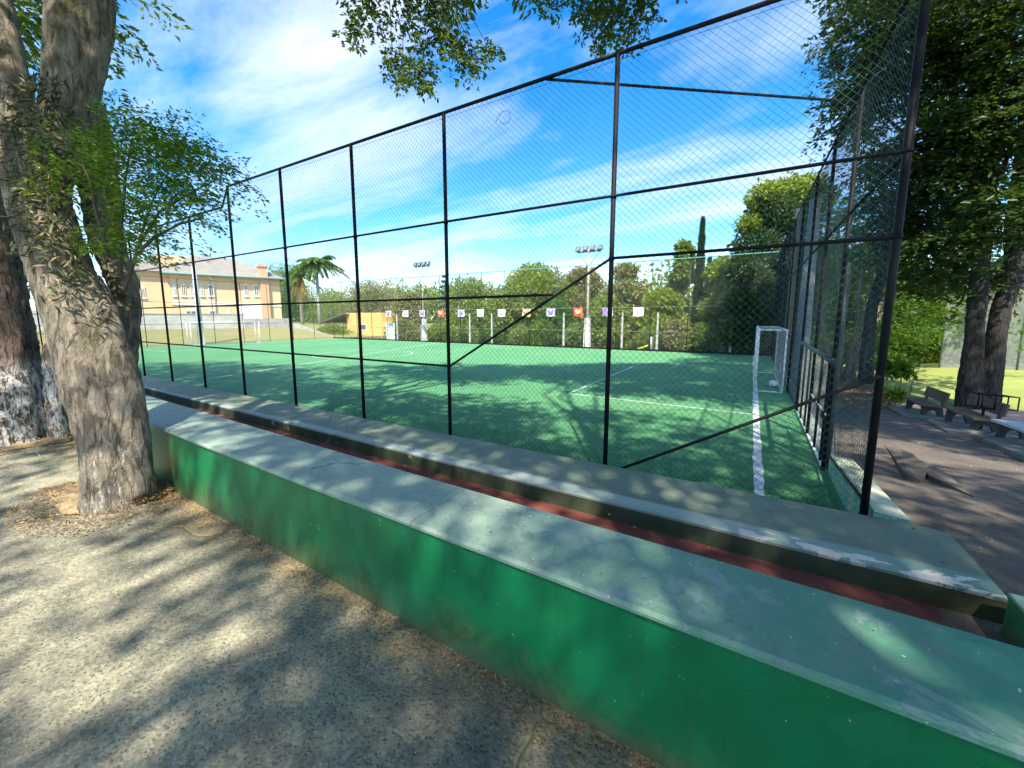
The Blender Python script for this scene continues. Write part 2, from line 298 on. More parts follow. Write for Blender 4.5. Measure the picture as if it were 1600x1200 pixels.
def bark_mat(name, dark, light, moss=0.5, paint_top=0.0, paint=(0.72, 0.70, 0.66), ridges=(7, 7, 1.2), fiss=0.5, pthr=(0.56, 0.60)):
    b = NB(name); X, Y, Z = b.xyz()
    r = b.noise(2.0, 8, 0.72, stretch=ridges, dist=0.5); f = b.noise(26, 6, 0.75, stretch=(1, 1, 0.45)); bl = b.noise(1.7, 6, 0.65, loc=(2, 2, 2))
    c = b.mix(b.ramp(r, 0.34, 0.64), dark, light)
    c = b.mix(b.math('MULTIPLY', b.ramp(bl, 0.42, 0.70), 0.45), c, tuple(min(1, x * 1.25) for x in light))
    c = b.mix(b.math('MULTIPLY', b.ramp(f, 0.5, 0.68), 0.45), c, dark)
    fis = b.ramp(b.math('ADD', b.voronoi(8.5, 'DISTANCE_TO_EDGE', (1, 1, 0.16)), b.math('MULTIPLY', b.math('SUBTRACT', b.noise(9, 6, 0.75, stretch=(1, 1, 0.4), loc=(6, 1, 0)), 0.46), 0.7)), 0.0, 0.09, (1, 1, 1), (0, 0, 0))
    c = b.mix(b.math('MULTIPLY', fis, fiss), c, tuple(x * 0.45 for x in dark))
    if moss:
        mm = b.math('MULTIPLY', b.ramp(b.noise(1.5, 6, 0.7, loc=(7, 3, 1)), 0.52, 0.62), b.ramp(Z, 0.9, 1.3))
        c = b.mix(b.math('MULTIPLY', mm, moss), c, b.mix(b.ramp(f, 0.4, 0.6), (0.045, 0.05, 0.015), (0.15, 0.15, 0.05)))
    if paint_top:
        pz = b.math('MULTIPLY', b.math('MULTIPLY', b.math('SUBTRACT', paint_top, Z), 3.0, True), b.ramp(b.noise(3.4, 8, 0.78, stretch=(4.5, 4.5, 1.3), loc=(1, 1, 5)), *pthr))
        c = b.mix(b.math('MULTIPLY', pz, 0.9), c, paint)
    b.bump(b.math('SUBTRACT', b.math('ADD', b.math('MULTIPLY', r, 1.6), b.math('MULTIPLY', f, 0.7)), b.math('MULTIPLY', fis, fiss)), 1.0, 0.05)
    return b.done(c, 0.92, 0, 0.2)
bark_mat('bark_main', (0.085, 0.066, 0.046), (0.46, 0.39, 0.30), 0.85, 0.95, (0.70, 0.66, 0.60))
bark_mat('bark_dark', (0.055, 0.04, 0.03), (0.24, 0.18, 0.14), 0.2, 1.45, (0.82, 0.80, 0.76), (9, 9, 0.9), 0.7, (0.46, 0.52))
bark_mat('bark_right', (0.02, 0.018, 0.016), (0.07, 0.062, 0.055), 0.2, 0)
bark_mat('bark_pale', (0.16, 0.135, 0.10), (0.42, 0.38, 0.31), 0.0, 0)
bark_mat('bark_palm', (0.30, 0.29, 0.26), (0.58, 0.56, 0.50), 0.0, 0, ridges=(1, 1, 6))

leaf_mat('leaf_spray', (0.025, 0.085, 0.010), (0.13, 0.26, 0.02), 0.45)
leaf_mat('leaf_over', (0.018, 0.06, 0.013), (0.075, 0.145, 0.024), 0.42)
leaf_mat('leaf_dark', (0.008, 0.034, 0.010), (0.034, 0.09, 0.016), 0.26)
leaf_mat('leaf_fresh', (0.05, 0.12, 0.014), (0.19, 0.28, 0.025), 0.42)
leaf_mat('leaf_mid', (0.11, 0.18, 0.03), (0.29, 0.37, 0.07), 0.35, (0.24, 0.20, 0.07), 0.88)
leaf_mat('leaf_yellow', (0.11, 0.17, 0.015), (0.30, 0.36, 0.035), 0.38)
leaf_mat('leaf_olive', (0.15, 0.18, 0.05), (0.35, 0.36, 0.13), 0.32, (0.30, 0.17, 0.09), 0.8)
leaf_mat('leaf_cypress', (0.016, 0.048, 0.022), (0.045, 0.095, 0.035), 0.15)
leaf_mat('leaf_palm', (0.10, 0.20, 0.04), (0.22, 0.34, 0.09), 0.35)
leaf_mat('leaf_dead', (0.45, 0.30, 0.05), (0.72, 0.52, 0.10), 0.2)
leaf_mat('leaf_epi', (0.035, 0.045, 0.02), (0.15, 0.17, 0.08), 0.15, (0.30, 0.22, 0.12), 0.75)
leaf_mat('leaf_litter', (0.13, 0.065, 0.025), (0.48, 0.31, 0.13), 0.05)
leaf_mat('turf_blade', (0.03, 0.20, 0.10), (0.13, 0.36, 0.16), 0.2)

# ------------------------------------------------------------------ mesh building
class MB:
    def __init__(s): s.v = []; s.f = []; s.mi = []; s.sm = []
    def add(s, vs, fs, mi=0, smooth=False):
        o = len(s.v); s.v += [tuple(p) for p in vs]
        for f in fs: s.f.append(tuple(i + o for i in f)); s.mi.append(mi); s.sm.append(smooth)
        return s
    def box(s, x0, x1, y0, y1, z0, z1, mi=0):
        v = [(x, y, z) for z in (z0, z1) for y in (y0, y1) for x in (x0, x1)]
        return s.add(v, [(0, 2, 3, 1), (4, 5, 7, 6), (0, 1, 5, 4), (2, 6, 7, 3), (0, 4, 6, 2), (1, 3, 7, 5)], mi)
    def hexa(s, b4, t4, mi=0):
        return s.add(list(b4) + list(t4), [(3, 2, 1, 0), (4, 5, 6, 7), (0, 1, 5, 4), (1, 2, 6, 5), (2, 3, 7, 6), (3, 0, 4, 7)], mi)
    def prism(s, poly, vec, mi=0):
        n = len(poly); p0 = [Vector(p) for p in poly]; p1 = [p + Vector(vec) for p in p0]
        return s.add(p0 + p1, [tuple(range(n))[::-1], tuple(range(n, 2 * n))] + [(i, (i + 1) % n, n + (i + 1) % n, n + i) for i in range(n)], mi)
    def tube(s, pts, rs, n=8, mi=0, smooth=True, cap=True):
        pts = [Vector(p) for p in pts]
        if isinstance(rs, (int, float)): rs = [rs] * len(pts)
        o = len(s.v); up = None
        for i, p in enumerate(pts):
            d = (pts[min(i + 1, len(pts) - 1)] - pts[max(i - 1, 0)]); d = d.normalized() if d.length > 1e-9 else Vector((0, 0, 1))
            if up is None: up = Vector((0, 0, 1)) if abs(d.z) < 0.9 else Vector((1, 0, 0))
            a = d.cross(up).normalized(); bb = a.cross(d).normalized(); up = bb
            for k in range(n):
                t = 2 * math.pi * k / n; s.v.append(tuple(p + (a * math.cos(t) + bb * math.sin(t)) * rs[i]))
        for i in range(len(pts) - 1):
            for k in range(n):
                s.f.append((o + i * n + k, o + i * n + (k + 1) % n, o + (i + 1) * n + (k + 1) % n, o + (i + 1) * n + k)); s.mi.append(mi); s.sm.append(smooth)
        if cap:
            s.f.append(tuple(o + k for k in range(n))[::-1]); s.mi.append(mi); s.sm.append(False)
            s.f.append(tuple(o + (len(pts) - 1) * n + k for k in range(n))); s.mi.append(mi); s.sm.append(False)
        return s
    def build(s, name, mats, parent=None, origin=(0, 0, 0), bevel=0.0, col=COL):
        me = bpy.data.meshes.new(name); ov = Vector(origin)
        me.from_pydata([tuple(Vector(p) - ov) for p in s.v], [], s.f)
        for m in ([mats] if isinstance(mats, str) else mats): me.materials.append(MATS[m])
        me.polygons.foreach_set('material_index', s.mi); me.polygons.foreach_set('use_smooth', s.sm); me.update()
        o = bpy.data.objects.new(name, me); col.objects.link(o)
        if parent is not None: o.parent = parent
        else: o.location = ov
        if bevel:
            md = o.modifiers.new('bevel', 'BEVEL'); md.width = bevel; md.segments = 2; md.limit_method = 'ANGLE'
        return o

def tag(o, label, cat, group=None, kind=None):
    if label: o['label'] = label
    if cat: o['category'] = cat
    if group: o['group'] = group
    if kind: o['kind'] = kind
    return o
def thing(name, label, cat, loc=(0, 0, 0), group=None):
    o = bpy.data.objects.new(name, None); COL.objects.link(o); o.location = loc; o.empty_display_size = 0.2
    return tag(o, label, cat, group)
def struct(o): o['kind'] = 'structure'; return o

def leaf_mesh(name, P, D, S, material, parent=None, origin=(0, 0, 0), aspect=0.45, fold=0.12, seed=0):
    """P: base points, D: unit directions, S: lengths; each leaf is a folded rhombus"""
    r = np.random.default_rng(seed); n = len(P); P = np.asarray(P, float) - np.array(origin)
    D = D / np.maximum(np.linalg.norm(D, axis=1, keepdims=True), 1e-9)
    q = r.normal(size=(n, 3)); q[:, 2] *= 0.5; W = np.cross(D, q + np.array([0, 0, 1.2])); W /= np.maximum(np.linalg.norm(W, axis=1, keepdims=True), 1e-9)
    Nn = np.cross(W, D); S = np.asarray(S)[:, None]
    mid = P + D * S * 0.5; hw = S * aspect * 0.5
    V = np.empty((n, 4, 3)); V[:, 0] = P; V[:, 1] = mid + W * hw + Nn * S * fold; V[:, 2] = P + D * S; V[:, 3] = mid - W * hw + Nn * S * fold
    me = bpy.data.meshes.new(name); me.vertices.add(4 * n); me.vertices.foreach_set('co', V.reshape(-1))
    i = np.arange(n)[:, None] * 4; L = np.concatenate([i + np.array([0, 1, 2]), i + np.array([0, 2, 3])], 1).reshape(-1)
    me.loops.add(6 * n); me.loops.foreach_set('vertex_index', L.astype(np.int32))
    me.polygons.add(2 * n); me.polygons.foreach_set('loop_start', np.arange(2 * n, dtype=np.int32) * 3)
    at = me.attributes.new('rnd', 'FLOAT', 'FACE'); at.data.foreach_set('value', np.repeat(r.random(n), 2).astype(np.float32))
    me.materials.append(MATS[material]); me.update(calc_edges=True); me.validate()
    o = bpy.data.objects.new(name, me); COL.objects.link(o)
    if parent is not None: o.parent = parent
    else: o.location = origin
    return o

def sprays(centers, dirs, lengths, nper, leaf, rng, droop=0.35, spread=0.5):
    """flat feathered twigs: leaves in two rows along a drooping twig"""
    P, D, S = [], [], []
    for c, d, L in zip(centers, dirs, lengths):
        d = np.array(d, float); d /= np.linalg.norm(d); side = np.cross(d, [0, 0, 1.0]); side /= max(np.linalg.norm(side), 1e-6)
        t = rng.random(nper); sg = rng.choice([-1, 1], nper); wid = L * spread * np.sin(np.pi * (0.12 + 0.85 * t)) * rng.random(nper) ** 0.7
        p = c + np.outer(t * L, d) + np.outer(sg * wid, side); p[:, 2] -= droop * L * t ** 2 + 0.25 * wid + rng.normal(0, 0.05 * L, nper)
        dd = d * 0.6 + np.outer(sg * 0.9, side) + rng.normal(0, 0.3, (nper, 3)); dd[:, 2] -= 0.25
        P.append(p); D.append(dd); S.append(leaf * (0.6 + 0.7 * rng.random(nper)))
    return np.concatenate(P), np.concatenate(D), np.concatenate(S)

def lobe_leaves(lobes, n, leaf, rng, shell=0.55):
    """leaves spread through ellipsoid lobes (c, (rx,ry,rz)), more near their skins"""
    wts = np.array([l[1][0] * l[1][1] + l[1][0] * l[1][2] for l in lobes]); wts = wts / wts.sum(); P, D, S = [], [], []
    for (c, r), m in zip(lobes, rng.multinomial(n, wts)):
        u = rng.normal(size=(m, 3)); u /= np.linalg.norm(u, axis=1, keepdims=True)
        rr = 1 - shell * rng.random(m) ** 1.8; rr *= 1 + 0.16 * np.sin(u[:, 0] * 7 + c[0]) * np.sin(u[:, 1] * 6 + c[1]) + rng.normal(0, 0.05, m)
        P.append(np.array(c) + u * rr[:, None] * np.array(r)); dd = u * 0.7 + rng.normal(0, 0.75, (m, 3)); dd[:, 2] -= 0.25; D.append(dd)
        S.append(leaf * (0.6 + 0.8 * rng.random(m)))
    return np.concatenate(P), np.concatenate(D), np.concatenate(S)

def limb_path(a, b_, sag, rng, n=5, wob=0.06):
    a, b_ = np.array(a, float), np.array(b_, float); L = np.linalg.norm(b_ - a); pts = []
    for i in range(n):
        t = i / (n - 1); p = a + (b_ - a) * t; p[2] += sag * L * math.sin(math.pi * t)
        if 0 < i < n - 1: p += rng.normal(0, wob * L, 3) * 0.5
        pts.append(p)
    return pts

def organic(name, mb, material, parent, origin, voxel=0.04, amp=0.03, freq=(3.5, 3.5, 0.9), fine=0.012):
    """join overlapping tubes into one skin, then give it ridges"""
    o = mb.build(name, material, None, origin); md = o.modifiers.new('r', 'REMESH'); md.mode = 'VOXEL'; md.voxel_size = voxel
    sm = o.modifiers.new('s', 'SMOOTH'); sm.iterations = 6; sm.factor = 0.5
    dg = bpy.context.evaluated_depsgraph_get(); me = bpy.data.meshes.new_from_object(o.evaluated_get(dg)); o.modifiers.clear(); o.data = me; me.name = name
    nrm = [Vector(v.normal) for v in me.vertices]
    for v, nn in zip(me.vertices, nrm):
        c = v.co; h = mnoise.noise(Vector((c.x * freq[0], c.y * freq[1], c.z * freq[2])))
        h2 = mnoise.noise(Vector((c.x * 11, c.y * 11, c.z * 3.2 + 9))); h3 = mnoise.noise(Vector((c.x * 24, c.y * 24, c.z * 12)))
        v.co = c + nn * (amp * h + 0.5 * amp * (1 - abs(h2) * 2) + fine * h3)
    for p in me.polygons: p.use_smooth = True
    if parent is not None: o.parent = parent; o.location = (0, 0, 0)
    return o

# ------------------------------------------------------------------ ground and setting
ZP = -0.2
def sheet(name, pts, material, z=None):
    mb = MB(); mb.add([(p[0], p[1], p[2] if len(p) > 2 else z) for p in pts], [tuple(range(len(pts)))]); return struct(mb.build(name, material))
def grid(name, x0, x1, y0, y1, nx, ny, zf, material):
    mb = MB(); vs = [(x0 + (x1 - x0) * i / nx, y0 + (y1 - y0) * j / ny, 0) for j in range(ny + 1) for i in range(nx + 1)]
    vs = [(x, y, zf(x, y)) for x, y, _ in vs]
    mb.add(vs, [(j * (nx + 1) + i, j * (nx + 1) + i + 1, (j + 1) * (nx + 1) + i + 1, (j + 1) * (nx + 1) + i) for j in range(ny) for i in range(nx)], 0, True)
    return struct(mb.build(name, material))
sheet('ground', [(-900, -900), (900, -900), (900, 900), (-900, 900)], 'far_ground', -1.6)
grid('pavement', -30, 12, -16, 1.86, 84, 36, lambda x, y: 0.012 * mnoise.noise(Vector((x * 0.7, y * 0.7, 0))), 'old_paving')
pitch = sheet('pitch', [(-41.6, 4.86), (1.12, 4.86), (1.12, 29.2), (-41.6, 29.2)], 'turf', ZP)
sheet('gutter_floor', [(-40, 1.9), (1.27, 1.9), (1.30, 4.3), (-40, 4.3)], 'red_floor', 0.0)
sheet('gutter_end', [(1.272, 1.9), (1.75, 1.9), (1.75, 4.3), (1.302, 4.3)], 'asphalt', 0.0)
grid('asphalt_yard', 1.15, 9.0, 3.6, 17.2, 40, 60, lambda x, y: right_z(x, y) + 0.015 * mnoise.noise(Vector((x, y, 3))), 'asphalt')
def lawn_z(x, y):
    t = max(0, min(1, (y - 20) / 8)); s = t * t * (3 - 2 * t); k = max(0, min(1, (x - 5.5) / 3.0))
    return -0.93 + 0.62 * s * k - 0.9 * max(0, y - 29) / 20 + 0.03 * mnoise.noise(Vector((x * .4, y * .4, 1)))
grid('lawn', 4.6, 60, 17.15, 60, 60, 50, lawn_z, 'lawn')
grid('shaded_verge', 1.3, 4.8, 17.15, 60, 12, 40, lambda x, y: -0.92 + 0.05 * mnoise.noise(Vector((x, y, 1))), 'leafy_ground')
grid('garden_path', 4.4, 40, 17.4, 19.2, 30, 4, lambda x, y: lawn_z(x, y) + 0.03, 'pink_path')
def bank_z(x, y):
    t = max(0, min(1, (-42.5 - x) / 9)); return -0.22 + 1.05 * t * t * (3 - 2 * t) + 0.04 * mnoise.noise(Vector((x * .5, y * .5, 1)))
grid('grass_bank', -120, -41.6, -10, 70, 70, 40, bank_z, 'bank_grass')
grid('verge_beyond', -41.6, 1.4, 29.15, 90, 40, 30, lambda x, y: -0.24 + 0.10 * mnoise.noise(Vector((x * .3, y * .3, 1))) - 0.02 * max(0, y - 40), 'leafy_ground')

# painted lines, parts of the pitch
def line(pts, wd, z=ZP + 0.005):
    mb = MB(); pts = [Vector((p[0], p[1], 0)) for p in pts]; L, Rr = [], []
    seg = []
    for a, c in zip(pts[:-1], pts[1:]):
        n = max(1, int((c - a).length / 0.25)); seg += [a + (c - a) * i / n for i in range(n)]
    seg.append(pts[-1])
    for i, p in enumerate(seg):
        d = (seg[min(i + 1, len(seg) - 1)] - seg[max(i - 1, 0)]).normalized(); nn = Vector((-d.y, d.x, 0))
        j = 0.10 * wd
        L.append(p + nn * (wd / 2 + random.uniform(-j, j))); Rr.append(p - nn * (wd / 2 + random.uniform(-j, j)))
    k = len(seg); mb.add([(p.x, p.y, z - ZP) for p in L] + [(p.x, p.y, z - ZP) for p in Rr], [(k + i, k + i + 1, i + 1, i) for i in range(k - 1)])
    for v in range(len(mb.v)): mb.v[v] = (mb.v[v][0], mb.v[v][1], mb.v[v][2] + ZP)
    o = mb.build('line_marking', 'line_paint', pitch); return o
line([(0.22, 4.95), (0.19, 29.0)], 0.13)
line([(0.12, 11.0), (-4.7, 11.2)], 0.055); line([(-4.7, 11.2), (-4.78, 21.0)], 0.055, ZP + 0.009); line([(-4.78, 21.0), (0.12, 21.3)], 0.055)
line([(-17.3, 5.9), (-21.4, 17.6), (-23.4, 23.3), (-25.4, 29)], 0.07)
line([(-21.3 + 3.0 * math.cos(t * .1745), 17.0 + 3.0 * math.sin(t * .1745)) for t in range(37)], 0.06, ZP + 0.009)
line([(-39.4, 4.95), (-39.4, 29.0)], 0.12)
line([(-39.3, 11.0), (-34.5, 11.2)], 0.06); line([(-34.5, 11.2), (-34.5, 21.5)], 0.06, ZP + 0.009)
for o in pitch.children: o.location = (0, 0, -0.0)

# ------------------------------------------------------------------ bench wall and step
ST = [(-40.0, 1.97, 2.86), (-14, 1.95, 2.70), (-9, 1.90, 2.56), (-6.5, 1.86, 2.49), (-2.6, 1.79, 2.38), (0.0, 1.752, 2.34), (1.62, 1.735, 2.315), (4.5, 1.72, 2.29)]
bw = thing('bench_wall', 'long low green concrete bench wall with pale teal top beside the paving', 'bench wall', (0, 0, 0))
def loft(sections, mi=None, smooth=False):
    mb = MB(); n = len(sections[0]); k = len(sections); vs = [p for s in sections for p in s]
    fs = [(i * n + (j + 1) % n, i * n + j, (i + 1) * n + j, (i + 1) * n + (j + 1) % n) for i in range(k - 1) for j in range(n)]
    fs += [tuple(range(n)), tuple((k - 1) * n + j for j in range(n))[::-1]]
    mb.add(vs, fs); return mb
def dense(st, step=0.35):
    o = []
    for a, c in zip(st[:-1], st[1:]):
        n = max(1, int((c[0] - a[0]) / (step if a[0] > -12 else 2)))
        o += [tuple(a[k] + (c[k] - a[k]) * i / n for k in range(len(a))) for i in range(n)]
    return o + [st[-1]]
def wob(x, k, a=0.006): return a * mnoise.noise(Vector((x * 1.7, k * 5.1, 0.3)))
D = dense(ST)
loft([[(x, yf + wob(x, 1), -0.05), (x, yf + 0.012 + wob(x, 2), 0.735), (x, yb - 0.01, 0.735), (x, yb - 0.01, -0.05)] for x, yf, yb in D]).build('front_wall', 'green_wall_paint', bw)
loft([[(x, yf - 0.012 + wob(x, 3), 0.7355), (x, yf - 0.014 + wob(x, 3), 0.755 + wob(x, 4)), (x, yf + 0.004 + wob(x, 3), 0.771 + wob(x, 4)), (x, yb - 0.008 + wob(x, 5), 0.773 + wob(x, 6)), (x, yb + 0.006 + wob(x, 5), 0.762), (x, yb + 0.006 + wob(x, 5), 0.7355)] for x, yf, yb in D]).build('seat_slab', 'teal_top_paint', bw)

SS = [(-40.0, 4.13, 4.90), (-14.8, 4.08, 4.90), (-6.2, 3.96, 4.90), (-2, 3.91, 4.90), (1.50, 3.885, 4.89), (1.62, 3.88, 4.82)]
st = thing('seating_step', 'low grey green concrete step with flaking pale nosing under the fence', 'step', (0, 0, 0))
D2 = dense(SS)
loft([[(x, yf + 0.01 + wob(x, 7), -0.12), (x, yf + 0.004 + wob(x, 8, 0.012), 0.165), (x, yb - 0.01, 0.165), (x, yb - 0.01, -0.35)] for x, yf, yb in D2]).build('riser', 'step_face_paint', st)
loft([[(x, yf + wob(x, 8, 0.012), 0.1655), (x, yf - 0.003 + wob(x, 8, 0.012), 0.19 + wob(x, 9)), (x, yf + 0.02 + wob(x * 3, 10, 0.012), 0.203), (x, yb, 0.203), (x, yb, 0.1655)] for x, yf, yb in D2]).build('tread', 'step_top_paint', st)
# cross wall that closes the gap at the end
zt = at_x(1580, 915, 1.64).z
cw = thing('end_wall', 'short green painted cross wall closing the gap between bench wall and step', 'wall', (2.0, 3.1, 0))
MB().hexa([(1.565, 2.33, -0.05), (2.6, 2.33, -0.05), (2.6, 3.79, -0.05), (1.565, 3.79, -0.05)], [(1.575, 2.33, zt), (2.6, 2.33, zt), (2.6, 3.78, zt), (1.575, 3.78, zt)]).build('wall_body', 'green_wall_paint', cw, (2.0, 3.1, 0), bevel=0.012)
MB().hexa([(1.57, 2.33, zt + .001), (2.6, 2.33, zt + .001), (2.6, 3.787, zt + .001), (1.57, 3.787, zt + .001)], [(1.575, 2.33, zt + .014), (2.6, 2.33, zt + .014), (2.6, 3.78, zt + .014), (1.575, 3.78, zt + .014)]).build('wall_top', 'teal_top_paint', cw, (2.0, 3.1, 0))

# ------------------------------------------------------------------ fences
def wire(mb, a, c, r):
    a, c = Vector(a), Vector(c); d = (c - a)
    if d.length < 1e-4: return
    d.normalize(); u = d.cross(Vector((0.3, 0.8, 0.52))).normalized(); w_ = d.cross(u)
    vs = []
    for p in (a, c):
        for k in range(3):
            t = 2.0944 * k; vs.append(p + (u * math.cos(t) + w_ * math.sin(t)) * r)
    mb.add(vs, [(0, 1, 4, 3), (1, 2, 5, 4), (2, 0, 3, 5)])
def chain(mb, p0, p1, zb0, zb1, zt0, zt1, per, r, slump=0.0):
    p0, p1 = Vector((p0[0], p0[1], 0)), Vector((p1[0], p1[1], 0)); L = (p1 - p0).length; u = (p1 - p0) / L; nn = Vector((-u.y, u.x, 0))
    for sg in (1, -1):
        c = min(zb0, zb1) - (L if sg > 0 else 0) - per; top = max(zt0, zt1) + (0 if sg > 0 else L) + per; k = 0
        while c < top:
            c += per; lo, hi = 0.0, L
            for (e0, e1, s2) in ((zb0, zb1, 1), (zt0, zt1, -1)):      # s2*(z - e(s)) >= 0
                m = (sg - (e1 - e0) / L) * s2; q = (c - e0) * s2
                if abs(m) < 1e-9:
                    if q < 0: hi = lo - 1
                elif m > 0: lo = max(lo, -q / m)
                else: hi = min(hi, -q / m)
            if hi - lo < 0.01: continue
            if slump:
                n = 5; prev = None
                for i in range(n + 1):
                    s = lo + (hi - lo) * i / n; P = p0 + u * s + Vector((0, 0, sg * s + c))
                    a = slump * (mnoise.noise(P * 0.9) + 0.5 * mnoise.noise(P * 2.7))
                    P = P + nn * (a + sg * 0.004) + u * a * 0.25
                    if prev is not None: wire(mb, prev, P, r)
                    prev = P
            else:
                wire(mb, p0 + u * lo + Vector((0, 0, sg * lo + c)) + nn * sg * 0.003, p0 + u * hi + Vector((0, 0, sg * hi + c)) + nn * sg * 0.003, r)
YF, XR = 4.965, 1.06
nf = thing('chain_link_fence', 'tall black chain link fence standing along the step at the pitch side', 'fence', (0, YF, ZP))
of = (0, YF, ZP)
NX = [XR, -1.55, -4.18, -6.32, -8.58, -10.78, -12.92, -15.1, -17.3, -19.5, -21.7, -23.9, -26.1, -28.3, -30.5, -32.7, -34.9, -37.1, -39.3, -41.5]
def ntop(x): return 5.16 if x > -10.9 else 4.74
for i, x in enumerate(NX):
    MB().tube([(x, YF, ZP - 0.02), (x, YF, ntop(x) if i else 5.12)], 0.029 if i else 0.034, 10).build('post', 'black_paint', nf, of)
MB().tube([(-10.78, YF, 5.16), (XR, YF, 5.14)], 0.024, 8).build('top_rail', 'black_paint', nf, of)
MB().tube([(-41.5, YF, 4.74), (-11.1, YF, 4.74), (-10.78, YF, 5.14)], 0.022, 8).build('top_rail', 'black_paint', nf, of)
yr = YF - 0.02
MB().tube([(-41.5, yr, 3.57), (-4.18, yr, 3.575), (XR, yr, 3.55)], 0.018, 8).build('rail', 'black_paint', nf, of)
MB().tube([(-41.5, yr, 2.41), (-2.33, yr, 2.41)], 0.018, 8).build('rail', 'black_paint', nf, of)
MB().tube([(-41.5, yr, 1.33), (-4.18, yr, 1.33)], 0.018, 8).build('rail', 'black_paint', nf, of)
MB().tube([(-1.55, yr, 2.83), (XR, yr, 2.82)], 0.018, 8).build('rail', 'black_paint', nf, of)
MB().tube([(-4.18, yr, 1.31), (-1.55, yr, 2.83)], 0.018, 8).build('brace', 'black_paint', nf, of)
MB().tube([(-1.36, yr, 0.16), (XR, yr, 1.56)], 0.018, 8).build('brace', 'black_paint', nf, of)
for i in range(len(NX) - 1):
    x1, x0 = NX[i], NX[i + 1]; mb = MB(); per = 0.080 if i < 8 else 0.12
    chain(mb, (x0, YF + 0.03), (x1, YF + 0.03), -0.12, -0.12, ntop(x0 + .1), ntop(x1 - .1), per, 0.0018 if i < 5 else 0.0022)
    mb.build('mesh_panel', 'wire_green', nf, of)
for i in range(len(NX) - 1):
    for z in (ntop(NX[i] - .1) - 0.07, -0.10):
        mb = MB(); wire(mb, (NX[i + 1], YF + 0.03, z), (NX[i], YF + 0.03, z), 0.003); mb.build('tension_wire', 'wire_green', nf, of)
for i, x in enumerate(NX[:10]):
    for z in ((3.57, 2.41, 1.33) if i > 1 else (3.56, 2.83)):
        MB().tube([(x, YF, z - .022), (x, YF, z + .022)], 0.036 if i else 0.040, 10).build('clamp', 'black_paint', nf, of)
# snagged twig caught in the mesh
tw = at_y(778, 185, YF + 0.0); mb = MB(); tp = [at_y(*q, YF - 0.02) for q in [(774, 191), (779, 182), (784, 175), (792, 173), (798, 180), (795, 190), (787, 194), (781, 190)]]
mb.tube(tp, 0.0035, 5); o = mb.build('snagged_twig', 'twig', None, tw); tag(o, 'small curled twig caught in the fence mesh against the sky', 'twig')

# right end fence (with gate) and its low wall
def rtop(y): return 5.10 + 0.036 * (y - 5)
rf = thing('end_fence', 'tall dark fence behind the goal running away from the corner post', 'fence', (XR, 5.2, ZP)); orr = (XR, 5.2, ZP)
RY = [7.42, 9.5, 11.9, 14.9, 17.6, 20.4, 23.3, 26.2, 28.9]
for y in RY: MB().tube([(XR, y, ZP - 0.1), (XR, y, rtop(y))], 0.030, 10).build('post', 'black_paint', rf, orr)
MB().tube([(XR + .07, 7.62, ZP - .1), (XR + .07, 7.62, 2.9)], 0.04, 8).build('gate_post', 'dark_green_paint', rf, orr)
MB().tube([(XR, 4.98, rtop(5)), (XR, 28.9, rtop(28.9))], 0.022, 8).build('top_rail', 'black_paint', rf, orr)
MB().tube([(XR, 4.98, 3.54), (XR, 28.9, 3.62)], 0.018, 8).build('rail', 'black_paint', rf, orr)
MB().tube([(XR, 14.9, 1.5), (XR, 28.9, 1.5)], 0.02, 8).build('rail', 'black_paint', rf, orr)
pk = [5.02] + RY
for i in range(len(pk) - 1):
    mb = MB(); zb = 0.20 if i == 0 else (1.5 if i in (1, 2) else ZP)
    zb1 = 0.08 if i == 0 else zb
    chain(mb, (XR + .03, pk[i]), (XR + .03, pk[i + 1]), zb, zb1, rtop(pk[i]) - .02, rtop(pk[i + 1]) - .02, 0.080 if i < 4 else 0.12, 0.0019, 0.045 if i == 0 else 0)
    mb.build('mesh_panel', 'wire_dark', rf, orr)
gt = thing('gate', 'closed black metal gate with green top pipe in the end fence', 'gate', (XR, 9.6, ZP)); og = (XR, 9.6, ZP)
MB().tube([(XR - .02, 7.15, 1.47), (XR - .02, 12.05, 1.52)], 0.04, 8).build('top_pipe', 'dark_green_paint', gt, og)
for y in (7.75, 8.5, 9.55, 10.1, 10.9, 11.7): MB().tube([(XR, y, ZP + .02), (XR, y, 1.48)], 0.022, 6).build('upright', 'black_paint', gt, og)
MB().tube([(XR, 7.5, ZP + .04), (XR, 11.85, ZP + .04)], 0.022, 6).build('bottom_rail', 'goal_white', gt, og)
MB().tube([(XR, 7.6, 0.62), (XR, 9.5, 0.64)], 0.015, 6).build('middle_rail', 'goal_white', gt, og)
mb = MB(); chain(mb, (XR + .02, 7.6), (XR + .02, 11.8), ZP + .04, ZP + .04, 1.47, 1.5, 0.10, 0.0026); mb.build('mesh_panel', 'wire_grey', gt, og)
MB().box(XR - .05, XR - .02, 7.66, 7.80, 0.55, 0.66).build('latch', 'black_paint', gt, og, bevel=0.005)
